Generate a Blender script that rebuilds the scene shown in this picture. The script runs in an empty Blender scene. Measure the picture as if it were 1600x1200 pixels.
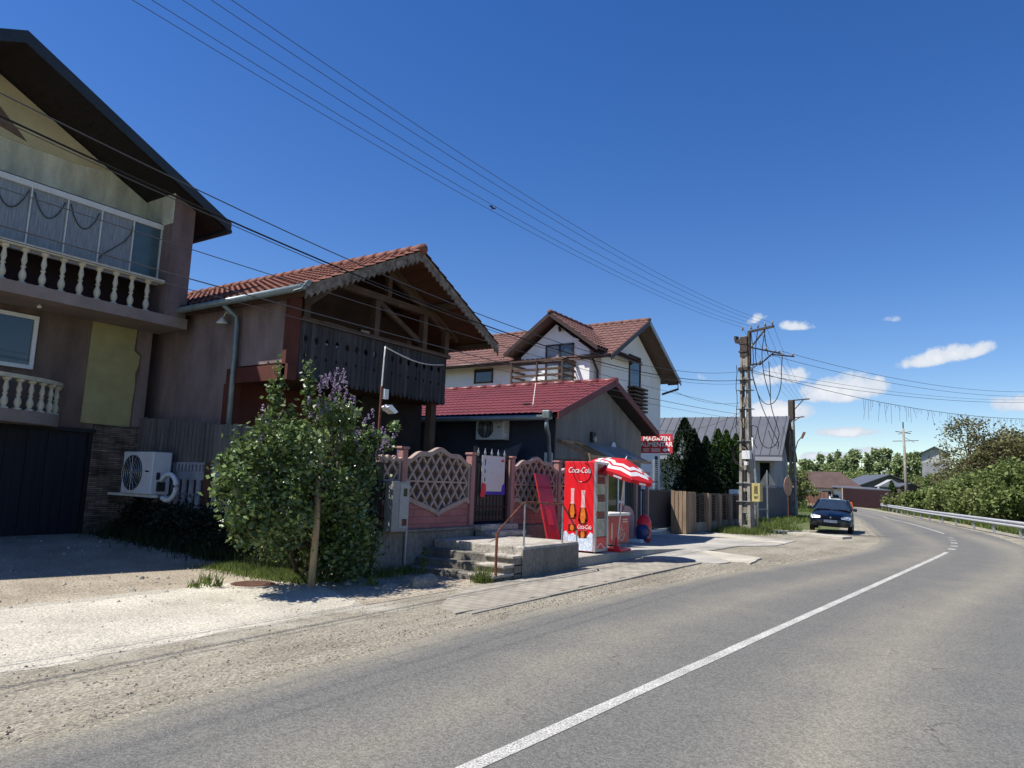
import bpy, bmesh, math, random
import numpy as np
from mathutils import Vector, Matrix
R = math.radians
random.seed(7); rng = np.random.default_rng(7)
S = bpy.context.scene
COL = S.collection

# ------------------------------------------------------------------ camera
# world: +Y runs along the street away from the camera, -X is the side of the houses, ground at z = 0
F, PITCH, ROLL, YAW, H = 1109.0, R(8.0), R(2.0), R(33.7), 1.65
f0 = Vector((-math.sin(YAW), math.cos(YAW), 0)); r0 = Vector((math.cos(YAW), math.sin(YAW), 0)); upv = Vector((0, 0, 1))
CF = f0*math.cos(PITCH) + upv*math.sin(PITCH); CU0 = upv*math.cos(PITCH) - f0*math.sin(PITCH)
CR = r0*math.cos(ROLL) + CU0*math.sin(ROLL); CU = CU0*math.cos(ROLL) - r0*math.sin(ROLL)
CP = Vector((0, 0, H))
cam = bpy.data.objects.new('camera', bpy.data.cameras.new('camera')); COL.objects.link(cam)
M = Matrix((CR, CU, -CF)).transposed().to_4x4(); M.translation = CP
cam.matrix_world = M
cam.data.sensor_width = 36; cam.data.lens = F/1600*36; cam.data.clip_start = 0.05; cam.data.clip_end = 3000
S.camera = cam
def at(px, py, d):        # point of the photograph's pixel at a given depth (metres along the view)
    return CP + (CF*F + CR*(px-800) - CU*(py-600))/F*d
def gr(px, py, z=0.0):    # the same, on a level plane
    v = (CF*F + CR*(px-800) - CU*(py-600))/F
    return CP + v*((z-H)/v.z)

# ------------------------------------------------------------------ sun, sky, exposure
SUN = Vector((-0.41, -0.45, 1.0)).normalized()
SKY_STRENGTH, SUN_STRENGTH, EXPOSURE = 0.072, 5.0, 0.55
w = bpy.data.worlds.new("World"); S.world = w; w.use_nodes = True
nt = w.node_tree; nt.nodes.clear(); N = nt.nodes.new; L = nt.links.new
out = N('ShaderNodeOutputWorld'); bg = N('ShaderNodeBackground'); bg.inputs[1].default_value = SKY_STRENGTH
sky = N('ShaderNodeTexSky'); sky.sky_type = 'NISHITA'; sky.sun_disc = False
sky.sun_elevation = math.asin(SUN.z); sky.sun_rotation = math.atan2(SUN.x, SUN.y)
sky.air_density = 1.0; sky.dust_density = 0.25; sky.ozone_density = 1.6; sky.altitude = 300
# cumulus low in the north, as a mask over direction (azimuth, elevation)
tc = N('ShaderNodeTexCoord'); sep = N('ShaderNodeSeparateXYZ'); L(tc.outputs['Generated'], sep.inputs[0])
hs_ = N('ShaderNodeHueSaturation'); hs_.inputs['Saturation'].default_value = 1.36; hs_.inputs['Hue'].default_value = .514; hs_.inputs['Value'].default_value = 1.35; L(sky.outputs[0], hs_.inputs['Color'])
def mth(op, a, b=None, c=None):
    n = N('ShaderNodeMath'); n.operation = op
    for i, v in enumerate((a, b, c)):
        if v is None: continue
        if isinstance(v, (int, float)): n.inputs[i].default_value = v
        else: L(v, n.inputs[i])
    return n.outputs[0]
az = mth('ARCTAN2', sep.outputs[0], sep.outputs[1]); el = mth('ARCSINE', sep.outputs[2])
cn = N('ShaderNodeTexNoise'); cn.inputs['Scale'].default_value = 42; cn.inputs['Detail'].default_value = 9; cn.inputs['Roughness'].default_value = 0.6
L(tc.outputs['Generated'], cn.inputs['Vector'])
total = None
for (px, py, wx, hy, tilt, dens) in [(1478, 558, 62, 15, .16, 1), (1215, 592, 50, 17, .1, .75), (1318, 612, 62, 24, .08, 1), (1585, 633, 34, 16, 0, .9),
                               (1205, 650, 60, 20, .1, 1), (1325, 677, 48, 9, 0, .9), (1182, 499, 17, 9, .3, .45), (1240, 510, 34, 9, -.05, .5),
                               (1090, 592, 18, 8, 0, .35), (1362, 705, 26, 7, 0, .8), (1290, 714, 60, 7, 0, .7), (1395, 500, 14, 5, 0, .25), (1560, 700, 60, 8, 0, .5)]:
    d = (CF*F + CR*(px-800) - CU*(py-600)).normalized()
    a0 = math.atan2(d.x, d.y); e0 = math.asin(d.z); sa, se = wx/F/1.15, hy/F/1.1
    da = mth('SUBTRACT', az, a0); de = mth('SUBTRACT', el, e0)
    u = mth('DIVIDE', mth('ADD', da, mth('MULTIPLY', de, tilt)), sa)
    v = mth('DIVIDE', mth('SUBTRACT', de, mth('MULTIPLY', da, tilt)), se)
    vv = mth('MULTIPLY', v, mth('ADD', 1.25, mth('MULTIPLY', mth('SIGN', v), -.35)))     # flatter base
    r2 = mth('ADD', mth('MULTIPLY', u, u), mth('MULTIPLY', vv, vv))
    m = mth('MULTIPLY', mth('MAXIMUM', mth('SUBTRACT', 1.3, mth('MULTIPLY', r2, .8)), 0), dens)
    total = m if total is None else mth('MAXIMUM', total, m)
k = mth('MULTIPLY', mth('ADD', mth('SUBTRACT', mth('MULTIPLY', total, 1.35), .30), mth('MULTIPLY', mth('SUBTRACT', cn.outputs[0], .5), 3.6)), 1.5)
mask = mth('MULTIPLY', mth('MINIMUM', mth('MAXIMUM', k, 0), 1), mth('MINIMUM', mth('MULTIPLY', total, 3), 1))
ccol = N('ShaderNodeMix'); ccol.data_type = 'RGBA'; ccol.inputs['A'].default_value = (6.0, 6.8, 8.0, 1); ccol.inputs['B'].default_value = (8.4, 8.6, 9.0, 1)
L(mth('MINIMUM', mth('MAXIMUM', mth('MULTIPLY', mth('SUBTRACT', k, .7), .55), 0), 1), ccol.inputs['Factor'])
mix = N('ShaderNodeMix'); mix.data_type = 'RGBA'; L(mask, mix.inputs['Factor']); L(hs_.outputs[0], mix.inputs['A']); L(ccol.outputs['Result'], mix.inputs['B'])
L(mix.outputs['Result'], bg.inputs[0]); L(bg.outputs[0], out.inputs[0])
sl = bpy.data.lights.new('sun', 'SUN'); sl.energy = SUN_STRENGTH; sl.angle = R(0.53); sl.color = (1.0, 0.955, 0.88)
so = bpy.data.objects.new('sun', sl); COL.objects.link(so); so.rotation_euler = (-SUN).to_track_quat('-Z', 'Y').to_euler(); so.location = (-20, -30, 60)
S.view_settings.view_transform = 'Standard'; S.view_settings.look = 'None'; S.view_settings.exposure = EXPOSURE; S.view_settings.gamma = 1

# ------------------------------------------------------------------ materials
def mat(name, col, rough=.8, var=.18, scale=3.0, bump=.25, bscale=30.0, metal=0.0, spec=.3, col2=None, stretch=(1, 1, 1), fine=.12, alpha=1.0, island=0.0, trans=0.0, detail=6, coat=0):
    m = bpy.data.materials.new(name); m.use_nodes = True; t = m.node_tree; t.nodes.clear(); n = t.nodes.new; l = t.links.new
    o = n('ShaderNodeOutputMaterial'); b = n('ShaderNodeBsdfPrincipled'); l(b.outputs[0], o.inputs[0])
    b.inputs['Roughness'].default_value = rough; b.inputs['Metallic'].default_value = metal; b.inputs['Specular IOR Level'].default_value = spec
    b.inputs['Coat Weight'].default_value = coat
    c = n('ShaderNodeTexCoord'); mp = n('ShaderNodeMapping'); mp.inputs['Scale'].default_value = stretch; l(c.outputs['Object'], mp.inputs[0])
    a = n('ShaderNodeTexNoise'); a.inputs['Scale'].default_value = scale; a.inputs['Detail'].default_value = detail; a.inputs['Roughness'].default_value = .6; l(mp.outputs[0], a.inputs['Vector'])
    r = n('ShaderNodeMapRange'); r.inputs[1].default_value = .3; r.inputs[2].default_value = .7; l(a.outputs[0], r.inputs[0])
    mx = n('ShaderNodeMix'); mx.data_type = 'RGBA'
    c2 = col2 or tuple(min(1, x*(1+var)) for x in col); c1 = col if col2 else tuple(x*(1-var) for x in col)
    mx.inputs['A'].default_value = (*c1, 1); mx.inputs['B'].default_value = (*c2, 1); l(r.outputs[0], mx.inputs['Factor'])
    f = n('ShaderNodeTexNoise'); f.inputs['Scale'].default_value = bscale; f.inputs['Detail'].default_value = 3; l(mp.outputs[0], f.inputs['Vector'])
    fr = n('ShaderNodeMapRange'); fr.inputs[1].default_value = .3; fr.inputs[2].default_value = .7; fr.inputs[3].default_value = 1-fine; fr.inputs[4].default_value = 1+fine; l(f.outputs[0], fr.inputs[0])
    ml = n('ShaderNodeVectorMath'); ml.operation = 'SCALE'; l(mx.outputs['Result'], ml.inputs[0]); l(fr.outputs[0], ml.inputs['Scale'])
    last = ml.outputs[0]
    if island:
        g = n('ShaderNodeNewGeometry'); ir = n('ShaderNodeMapRange'); ir.inputs[3].default_value = 1-island; ir.inputs[4].default_value = 1+island; l(g.outputs['Random Per Island'], ir.inputs[0])
        ms = n('ShaderNodeVectorMath'); ms.operation = 'SCALE'; l(last, ms.inputs[0]); l(ir.outputs[0], ms.inputs['Scale']); last = ms.outputs[0]
    l(last, b.inputs['Base Color'])
    if bump:
        bp = n('ShaderNodeBump'); bp.inputs['Strength'].default_value = bump; bp.inputs['Distance'].default_value = .02; l(f.outputs[0], bp.inputs['Height']); l(bp.outputs[0], b.inputs['Normal'])
    if trans:
        ad = n('ShaderNodeMixShader'); tr = n('ShaderNodeBsdfTranslucent'); l(last, tr.inputs[0]); ad.inputs[0].default_value = trans
        l(b.outputs[0], ad.inputs[1]); l(tr.outputs[0], ad.inputs[2]); l(ad.outputs[0], o.inputs[0])
    if alpha < 1: b.inputs['Alpha'].default_value = alpha
    m['bsdf'] = b.name
    return m
def bsdf(m): return m.node_tree.nodes[m['bsdf']]
def brick_mat(name, c1, c2, mortar, bw, bh, ms, ax='yz', rough=.85, bump=.6, off=.5, nvar=.25):
    m = mat(name, c1, rough); t = m.node_tree; n = t.nodes.new; l = t.links.new; b = bsdf(m)
    c = n('ShaderNodeTexCoord'); s = n('ShaderNodeSeparateXYZ'); cb = n('ShaderNodeCombineXYZ'); l(c.outputs['Object'], s.inputs[0])
    idx = {'x': 0, 'y': 1, 'z': 2}; l(s.outputs[idx[ax[0]]], cb.inputs[0]); l(s.outputs[idx[ax[1]]], cb.inputs[1])
    br = n('ShaderNodeTexBrick'); l(cb.outputs[0], br.inputs[0]); br.offset = off
    br.inputs['Color1'].default_value = (*c1, 1); br.inputs['Color2'].default_value = (*c2, 1); br.inputs['Mortar'].default_value = (*mortar, 1)
    br.inputs['Scale'].default_value = 1; br.inputs['Brick Width'].default_value = bw; br.inputs['Row Height'].default_value = bh; br.inputs['Mortar Size'].default_value = ms; br.inputs['Mortar Smooth'].default_value = .3
    ns = n('ShaderNodeTexNoise'); ns.inputs['Scale'].default_value = 2.5; ns.inputs['Detail'].default_value = 8; l(c.outputs['Object'], ns.inputs[0])
    mr = n('ShaderNodeMapRange'); mr.inputs[1].default_value = .3; mr.inputs[2].default_value = .7; mr.inputs[3].default_value = 1-nvar; mr.inputs[4].default_value = 1+nvar; l(ns.outputs[0], mr.inputs[0])
    v = n('ShaderNodeVectorMath'); v.operation = 'SCALE'; l(br.outputs[0], v.inputs[0]); l(mr.outputs[0], v.inputs['Scale']); l(v.outputs[0], b.inputs['Base Color'])
    bp = n('ShaderNodeBump'); bp.invert = True; bp.inputs['Strength'].default_value = bump; bp.inputs['Distance'].default_value = .015; l(br.outputs['Fac'], bp.inputs['Height']); l(bp.outputs[0], b.inputs['Normal'])
    return m
def glass_mat(name, col=(.02, .03, .04), rough=.06):
    m = mat(name, col, rough, var=.1, bump=0, spec=.8, fine=.02); return m

MT = dict(
 pinkstucco=mat('pink_brown_stucco', (.17, .125, .115), .92, .30, 2.6, .5, 60, stretch=(1, 1, .3), detail=10),
 brownwall=mat('brown_wall', (.16, .115, .095), .92, .30, 2.6, .5, 60, stretch=(1, 1, .3), detail=10),
 cream=mat('cream_stucco', (.58, .57, .44), .92, .30, 2.6, .5, 60, stretch=(1, 1, .3), detail=10),
 yellowcream=mat('yellow_stucco', (.52, .47, .30), .9, .12, 1.5, .3, 70),
 olive=mat('yellow_ochre_stucco', (.36, .33, .16), .9, .12, 2.5, .3, 70),
 darkroof=mat('dark_metal_roof', (.020, .027, .034), .5, .2, 2, .05, 20, spec=.4),
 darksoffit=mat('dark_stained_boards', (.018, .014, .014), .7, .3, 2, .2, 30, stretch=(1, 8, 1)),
 baluster=mat('cast_concrete_cream', (.55, .50, .37), .85, .15, 6, .2, 60),
 slabc=mat('balcony_slab', (.28, .22, .19), .9, .15, 2, .2, 40),
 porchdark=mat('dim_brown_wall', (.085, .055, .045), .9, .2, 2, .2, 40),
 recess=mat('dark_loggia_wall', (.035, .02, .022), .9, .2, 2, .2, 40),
 curtain=mat('grey_net_curtain', (.29, .33, .36), .8, .3, 5, .6, 8, stretch=(1, 9, .6), trans=.2),
 frost=mat('teal_glass', (.06, .10, .11), .25, .2, 2, 0, spec=.6),
 whitemetal=mat('white_painted_metal', (.62, .62, .58), .45, .08, 5, .05, 40),
 whitepvc=mat('white_pvc', (.75, .75, .73), .4, .05, 4, .02, 40, spec=.5),
 glass=glass_mat('window_glass'), darkglass=glass_mat('dark_glass', (.008, .009, .011)),
 garagedoor=mat('dark_blue_black_door', (.012, .014, .022), .6, .3, 2, .1, 20, stretch=(1, 6, .3)),
 acwhite=mat('outdoor_unit_white', (.62, .63, .63), .45, .06, 4, .03, 60, spec=.4),
 black=mat('black_metal', (.012, .012, .013), .5, .2, 5, .05, 40),
 grille=mat('dark_grille', (.03, .033, .036), .6, .2, 5, .05, 40),
 greywood=mat('grey_weathered_wood', (.12, .115, .11), .85, .35, 3, .5, 30, stretch=(4, 4, .35), island=.22),
 blackwood=mat('blackened_plank_wood', (.050, .049, .050), .8, .5, 2.5, .6, 25, stretch=(5, 5, .35), island=.3),
 barge=mat('bleached_bargeboard_wood', (.06, .045, .035), .85, .45, 6, .5, 30, stretch=(1, 1, 1), col2=(.30, .25, .20)),
 brownwood=mat('brown_stained_timber', (.09, .040, .024), .7, .35, 3, .4, 25, stretch=(.5, 4, 4)),
 beamwood=mat('brown_beam_timber', (.085, .052, .034), .7, .35, 3, .4, 25, stretch=(1, .6, 1)),
 redpaint=mat('dark_red_paint', (.10, .032, .024), .85, .2, 2, .2, 50),
 mauve=mat('mauve_stucco', (.23, .175, .17), .92, .30, 2.6, .5, 60, stretch=(1, 1, .3), detail=10),
 tilered=mat('clay_roof_tile', (.17, .066, .045), .75, .38, 4, .4, 30, island=.1, fine=.3),
 tilebrown=mat('brown_concrete_tile', (.15, .075, .062), .75, .32, 4, .3, 30, fine=.25),
 redmetal=mat('red_metal_tile', (.15, .030, .030), .5, .15, 1.2, .05, 12, spec=.5),
 redtrim=mat('red_metal_trim', (.13, .03, .032), .5, .15, 2, .05, 20),
 zinc=mat('zinc_gutter', (.20, .24, .25), .45, .2, 4, .05, 30, metal=.4),
 browngut=mat('brown_gutter', (.05, .03, .025), .45, .2, 4, .05, 30),
 pinkfence=mat('pink_painted_concrete', (.32, .165, .15), .9, .18, 3, .4, 60),
 palefence=mat('pale_pink_concrete', (.33, .25, .215), .9, .18, 4, .4, 60, fine=.2),
 oldshadeconc=mat('stained_and_shaded_concrete', (.17, .155, .13), .95, .45, 1.3, .7, 18, stretch=(1, 1, .6), fine=.25),
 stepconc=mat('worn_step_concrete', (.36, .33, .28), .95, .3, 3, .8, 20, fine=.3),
 ornconc=mat('pale_ornamental_concrete', (.25, .27, .30), .9, .2, 4, .3, 40),
 rust=mat('rusty_steel', (.16, .055, .03), .8, .5, 12, .4, 60, fine=.3),
 greysteel=mat('galvanised_steel', (.32, .33, .34), .45, .2, 6, .1, 40, metal=.5),
 bluegrey=mat('blue_grey_wall', (.045, .055, .085), .9, .12, 1.2, .2, 50),
 shopgrey=mat('grey_stucco', (.17, .172, .17), .92, .24, 2.6, .5, 60, stretch=(1, 1, .3), detail=10, fine=.1),
 whitestucco=mat('white_stucco', (.78, .78, .77), .9, .06, 1.2, .15, 60, fine=.04),
 shopblack=mat('anthracite_sheet', (.04, .042, .047), .5, .15, 2, .03, 30),
 pinkpost=mat('pale_pink_post', (.36, .24, .23), .7, .15, 4, .1, 40),
 red=mat('glossy_red', (.62, .012, .018), .28, .06, 1.5, 0, 30, spec=.5, fine=.03),
 fridgered=mat('drink_red', (.72, .015, .022), .3, .05, 1.5, 0, 30, spec=.5, fine=.03),
 deepred=mat('deep_red_print', (.16, .006, .01), .35, .3, 6, 0, 30, spec=.4),
 white=mat('white_print', (.8, .8, .78), .5, .03, 2, 0, fine=.02),
 icewhite=mat('ice_print', (.55, .62, .72), .5, .35, 25, 0, fine=.3),
 cola=mat('dark_cola_brown', (.10, .015, .006), .3, .6, 10, 0),
 amber=mat('amber_liquid', (.65, .17, .03), .3, .4, 10, 0),
 capcol=mat('pale_pink_glass', (.72, .42, .40), .4, .2, 20, 0),
 silver=mat('silver_frame', (.45, .46, .47), .35, .08, 3, 0, metal=.6),
 bluefab=mat('blue_plastic', (.012, .02, .11), .4, .15, 3, 0, spec=.5),
 umbfab=mat('red_umbrella_cloth', (.62, .02, .03), .8, .08, 6, .1, 80, trans=.25),
 umbwhite=mat('white_umbrella_stripe', (.82, .80, .80), .8, .04, 6, .05, 80, trans=.25),
 blueprint=mat('blue_print', (.02, .03, .30), .5, .2, 4, 0),
 banner=mat('pale_banner', (.48, .50, .54), .55, .12, 2.2, 0, col2=(.52, .46, .42)),
 pinkplastic=mat('pale_pink_board', (.45, .26, .25), .6, .1, 4, 0),
 plankwood=mat('raw_plank_wood', (.235, .165, .11), .85, .35, 3, .5, 30, stretch=(3, 3, .35), island=.2),
 darkslatshade=mat('dark_slat_and_shade', (.03, .024, .02), .8, .3, 3, .3, 30),
 poleconc=mat('pole_concrete', (.27, .245, .205), .9, .3, 3, .5, 30, fine=.2),
 darkpole=mat('blackened_pole_top', (.06, .045, .038), .8, .5, 8, .4, 40),
 rubber=mat('black_cable', (.006, .006, .007), .8, .1, 3, 0),
 cable=mat('grey_cable', (.06, .062, .07), .7, .1, 3, 0),
 yellowbox=mat('faded_yellow_box', (.42, .36, .15), .6, .2, 6, .05),
 insul=mat('porcelain_insulator', (.25, .22, .2), .3, .2, 8, 0),
 greyroof=mat('standing_seam_grey', (.105, .11, .125), .5, .1, 1, .02, 20, metal=.2),
 rawrender=mat('raw_cement_render', (.30, .30, .31), .95, .18, .8, .2, 30),
 corrug=mat('grey_sheet_fence', (.11, .115, .13), .6, .15, 2, .05, 20),
 bark=mat('bark', (.09, .07, .05), .95, .35, 6, .8, 25, stretch=(1, 1, .3)),
 lilacleaf=mat('lilac_leaf', (.10, .15, .04), .36, .25, 3, 0, island=.6, spec=.55, trans=.14),
 lilacflower=mat('lilac_blossom', (.36, .28, .40), .8, .25, 8, 0, island=.35, trans=.3),
 bushleaf=mat('bush_leaf', (.115, .165, .045), .6, .25, .5, 0, island=.5, spec=.3, trans=.35, col2=(.20, .24, .075)),
 yellowleaf=mat('spring_leaf', (.18, .21, .07), .6, .25, .5, 0, island=.45, spec=.3, trans=.3),
 brownleaf=mat('budding_walnut_leaf', (.14, .115, .06), .7, .3, .5, 0, island=.5, spec=.2, trans=.3, col2=(.17, .18, .075)),
 shadeleaf=mat('shaded_conifer', (.010, .022, .008), .8, .3, 1, 0, island=.5, spec=.1),  # darker copy of the conifer green, standing for the trees in shade
 conifer=mat('green_conifer', (.035, .065, .014), .8, .3, 1, 0, island=.5, spec=.1),
 popleaf=mat('pale_poplar_leaf', (.27, .33, .15), .7, .2, .1, 0, island=.35, spec=.2, trans=.3),
 darkivy=mat('dark_ivy_leaf', (.018, .026, .014), .7, .3, 1.5, 0, island=.5, spec=.15),
 grassblade=mat('grass_blades', (.13, .17, .045), .7, .3, 1.5, 0, island=.5, spec=.2, trans=.35),
 shadegrass=mat('shaded_verge_grass', (.035, .05, .018), .8, .3, 1.5, 0, island=.5, spec=.2, trans=.3),  # grass colour darkened to stand for the shade below the fence
 rock=mat('grey_boulder', (.22, .20, .17), .95, .35, 5, .8, 20, fine=.25),
 pebble=mat('roadside_pebble', (.26, .23, .19), .95, .3, 5, .3, 40, island=.4),
 carpaint=mat('dark_blue_black_paint', (.006, .007, .011), .28, .1, 2, 0, spec=.45, coat=.25, fine=.02),
 carplastic=mat('black_bumper_plastic', (.015, .015, .016), .5, .1, 4, 0),
 headlamp=mat('clear_headlamp', (.62, .64, .62), .15, .15, 30, 0, spec=.8, metal=.3),
 tyre=mat('tyre_rubber', (.015, .015, .015), .85, .2, 10, .2),
 maroon=mat('maroon_sheet', (.024, .009, .010), .6, .15, .8, .02),
 brickpost=mat('brick_post', (.17, .09, .065), .9, .25, 3, .2),
 postcream=mat('cream_post', (.45, .36, .26), .9, .2, 3, .2),
 orange=mat('orange_barrier', (.65, .14, .03), .6, .1, 3, 0),
 manhole=mat('rusty_cast_iron', (.16, .085, .06), .75, .3, 8, .3, 60),
 roadpaint=mat('worn_road_paint', (.50, .49, .45), .8, .2, 2, .2, 60, fine=.25),
 doorwood=mat('brown_door_wood', (.14, .07, .04), .6, .2, 3, .1, 30, stretch=(4, 4, .4)),
 poly=mat('grey_polycarbonate', (.42, .43, .44), .35, .2, 3, 0, 20, spec=.5, trans=.35),
 signred=mat('sign_red', (.55, .035, .05), .5, .06, 3, 0), signback=mat('sign_grey_back', (.10, .11, .12), .6, .2, 3, 0),
 peach=mat('peach_sign', (.50, .26, .18), .6, .2, 6, 0),
)
STONE = brick_mat('ledge_stone_cladding', (.27, .21, .15), (.09, .07, .055), (.04, .034, .03), .30, .042, .006, 'yz', nvar=.6)
PINKBRICK = brick_mat('pink_block_panel', (.33, .135, .125), (.29, .12, .11), (.20, .10, .095), .26, .135, .008, 'yz', nvar=.12)
PAVER = brick_mat('concrete_paver', (.30, .275, .225), (.265, .24, .195), (.18, .16, .125), .2, .2, .010, 'xy', nvar=.2, bump=.35)

# ------------------------------------------------------------------ mesh builder
W = {}
def wm(o): return W.get(o.name, Matrix.Identity(4)) if o else Matrix.Identity(4)
class MB:
    def __init__(s): s.v = []; s.f = []
    def add(s, vs, fs):
        o = len(s.v); s.v += [tuple(x) for x in vs]; s.f += [tuple(i+o for i in f) for f in fs]; return s
    def box(s, a, b):
        x0, y0, z0 = a; x1, y1, z1 = b
        return s.add([(x0,y0,z0),(x1,y0,z0),(x1,y1,z0),(x0,y1,z0),(x0,y0,z1),(x1,y0,z1),(x1,y1,z1),(x0,y1,z1)],
                     [(0,3,2,1),(4,5,6,7),(0,1,5,4),(1,2,6,5),(2,3,7,6),(3,0,4,7)])
    def bar(s, p, q, wd, hg, up=(0, 0, 1)):      # rectangular bar from p to q
        p = Vector(p); q = Vector(q); d = (q-p).normalized(); u = Vector(up)
        if abs(d.dot(u)) > .98: u = Vector((1, 0, 0))
        sd = d.cross(u).normalized()*wd/2; u2 = sd.cross(d).normalized()*hg/2
        vs = [p-sd-u2, p+sd-u2, p+sd+u2, p-sd+u2, q-sd-u2, q+sd-u2, q+sd+u2, q-sd+u2]
        return s.add(vs, [(0,3,2,1),(4,5,6,7),(0,1,5,4),(1,2,6,5),(2,3,7,6),(3,0,4,7)])
    def prism(s, poly, d):                        # closed polygon (3D points) pushed along vector d
        n = len(poly); d = Vector(d); a = [Vector(p) for p in poly]; b = [p+d for p in a]
        return s.add(a+b, [tuple(range(n))[::-1], tuple(range(n, 2*n))] + [(i, (i+1)%n, n+(i+1)%n, n+i) for i in range(n)])
    def tube(s, pts, r, n=8, cap=True):
        pts = [Vector(p) for p in pts]; rs = r if isinstance(r, (list, tuple)) else [r]*len(pts)
        o = len(s.v); m = len(pts); ref = None
        for i, p in enumerate(pts):
            d = (pts[min(i+1, m-1)]-pts[max(i-1, 0)]).normalized()
            if ref is None: ref = Vector((0, 0, 1)) if abs(d.z) < .9 else Vector((1, 0, 0))
            a = d.cross(ref).normalized(); b = a.cross(d).normalized()
            for k in range(n):
                t = 2*math.pi*k/n; s.v.append(tuple(p + (a*math.cos(t)+b*math.sin(t))*rs[i]))
        for i in range(m-1):
            for k in range(n): s.f.append((o+i*n+k, o+i*n+(k+1)%n, o+(i+1)*n+(k+1)%n, o+(i+1)*n+k))
        if cap: s.f.append(tuple(o+k for k in range(n))[::-1]); s.f.append(tuple(o+(m-1)*n+k for k in range(n)))
        return s
    def lathe(s, c, prof, n=12):                  # profile [(r,z)] about vertical axis at c
        o = len(s.v); m = len(prof)
        for r, z in prof:
            for k in range(n):
                t = 2*math.pi*k/n; s.v.append((c[0]+r*math.cos(t), c[1]+r*math.sin(t), c[2]+z))
        for i in range(m-1):
            for k in range(n): s.f.append((o+i*n+k, o+i*n+(k+1)%n, o+(i+1)*n+(k+1)%n, o+(i+1)*n+k))
        s.f.append(tuple(o+k for k in range(n))[::-1]); s.f.append(tuple(o+(m-1)*n+k for k in range(n)))
        return s
    def disc(s, c, nrm, r, th, n=24, sy=1.0):
        nrm = Vector(nrm).normalized(); ref = Vector((0, 0, 1)) if abs(nrm.z) < .9 else Vector((1, 0, 0))
        a = nrm.cross(ref).normalized(); b = a.cross(nrm)
        return s.prism([Vector(c)+a*r*math.cos(2*math.pi*k/n)+b*r*sy*math.sin(2*math.pi*k/n) for k in range(n)], nrm*th)
    def build(s, name, m, parent=None, smooth=False, bevel=0, local=False, tag=None):
        me = bpy.data.meshes.new(name)
        vs = s.v
        if parent is not None and not local:
            inv = wm(parent).inverted(); vs = [inv @ Vector(v) for v in s.v]
        me.from_pydata([tuple(v) for v in vs], [], s.f)
        bm = bmesh.new(); bm.from_mesh(me); bmesh.ops.recalc_face_normals(bm, faces=bm.faces); bm.to_mesh(me); bm.free()
        me.materials.append(m)
        if smooth: me.polygons.foreach_set('use_smooth', [True]*len(me.polygons)); 
        o = bpy.data.objects.new(name, me); COL.objects.link(o); o.parent = parent
        if parent is not None: W[o.name] = wm(parent)
        if bevel:
            b = o.modifiers.new('bevel', 'BEVEL'); b.width = bevel; b.segments = 2; b.limit_method = 'ANGLE'; b.angle_limit = R(40)
        if smooth and not bevel:
            try: me.shade_smooth_by_angle
            except Exception: pass
        return o
def tag(o, label=None, cat=None, group=None, kind=None):
    if label: o['label'] = label
    if cat: o['category'] = cat
    if group: o['group'] = group
    if kind: o['kind'] = kind
    return o
def thing(name, label, cat, loc=(0, 0, 0), rz=0, group=None, rx=0, ry=0):
    o = bpy.data.objects.new(name, None); COL.objects.link(o); o.location = loc; o.rotation_euler = (rx, ry, rz); o.empty_display_size = .2
    W[o.name] = Matrix.Translation(loc) @ o.rotation_euler.to_matrix().to_4x4()
    return tag(o, label, cat, group)
def copy_tree(o, parent=None):
    c = o.copy(); COL.objects.link(c); c.parent = parent
    for ch in list(o.children): copy_tree(ch, c)
    return c
def B(a, b): return MB().box(a, b)
def text(body, size, loc, xdir, ydir, m, parent, name='lettering', extrude=.002, shear=0.0, bold=0.0, ax='CENTER', width=None):
    cu = bpy.data.curves.new('lettering', 'FONT'); cu.body = body; cu.size = size; cu.extrude = extrude; cu.shear = shear; cu.offset = bold; cu.align_x = ax; cu.align_y = 'CENTER'; cu.resolution_u = 3
    tmp = bpy.data.objects.new('tmp', cu); COL.objects.link(tmp); bpy.context.view_layer.update()
    me = bpy.data.meshes.new_from_object(tmp.evaluated_get(bpy.context.evaluated_depsgraph_get())); bpy.data.objects.remove(tmp)
    x = Vector(xdir).normalized(); y = Vector(ydir).normalized(); z = x.cross(y)
    if width:
        xs_ = [v.co.x for v in me.vertices]; f_ = width/(max(xs_)-min(xs_)); me.transform(Matrix.Diagonal((f_, 1, 1, 1)))
    T = Matrix((x, y, z)).transposed().to_4x4(); T.translation = Vector(loc)
    me.transform(wm(parent).inverted() @ T); me.materials.clear(); me.materials.append(m)
    o = bpy.data.objects.new(name, me); COL.objects.link(o); o.parent = parent; return o

# tiled roof sheet: o = eave corner, u along eave, v up the slope; half-round columns and stepped rows
def tiles(mb, o, u, v, lu, lv, tw=.23, th=.34, amp=.035, step=.03, nu=6):
    o = Vector(o); u = Vector(u).normalized(); v = Vector(v).normalized(); n = u.cross(v).normalized()
    if n.z < 0: n = -n
    cu = int(round(lu/tw)); cv = int(round(lv/th)); tw = lu/cu; th = lv/cv
    us = [i*tw/nu for i in range(cu*nu+1)]
    base = len(mb.v)
    rows = []
    for r in range(cv): rows += [(r*th, step), ((r+1)*th, 0.0)]
    for (t, h) in rows:
        for x in us:
            hh = abs(math.sin(math.pi*x/tw))**.7*amp
            mb.v.append(tuple(o+u*x+v*t+n*(hh+h)))
    k = len(us)
    for r in range(len(rows)-1):
        for i in range(k-1): mb.f.append((base+r*k+i, base+r*k+i+1, base+(r+1)*k+i+1, base+(r+1)*k+i))
    return mb
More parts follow.
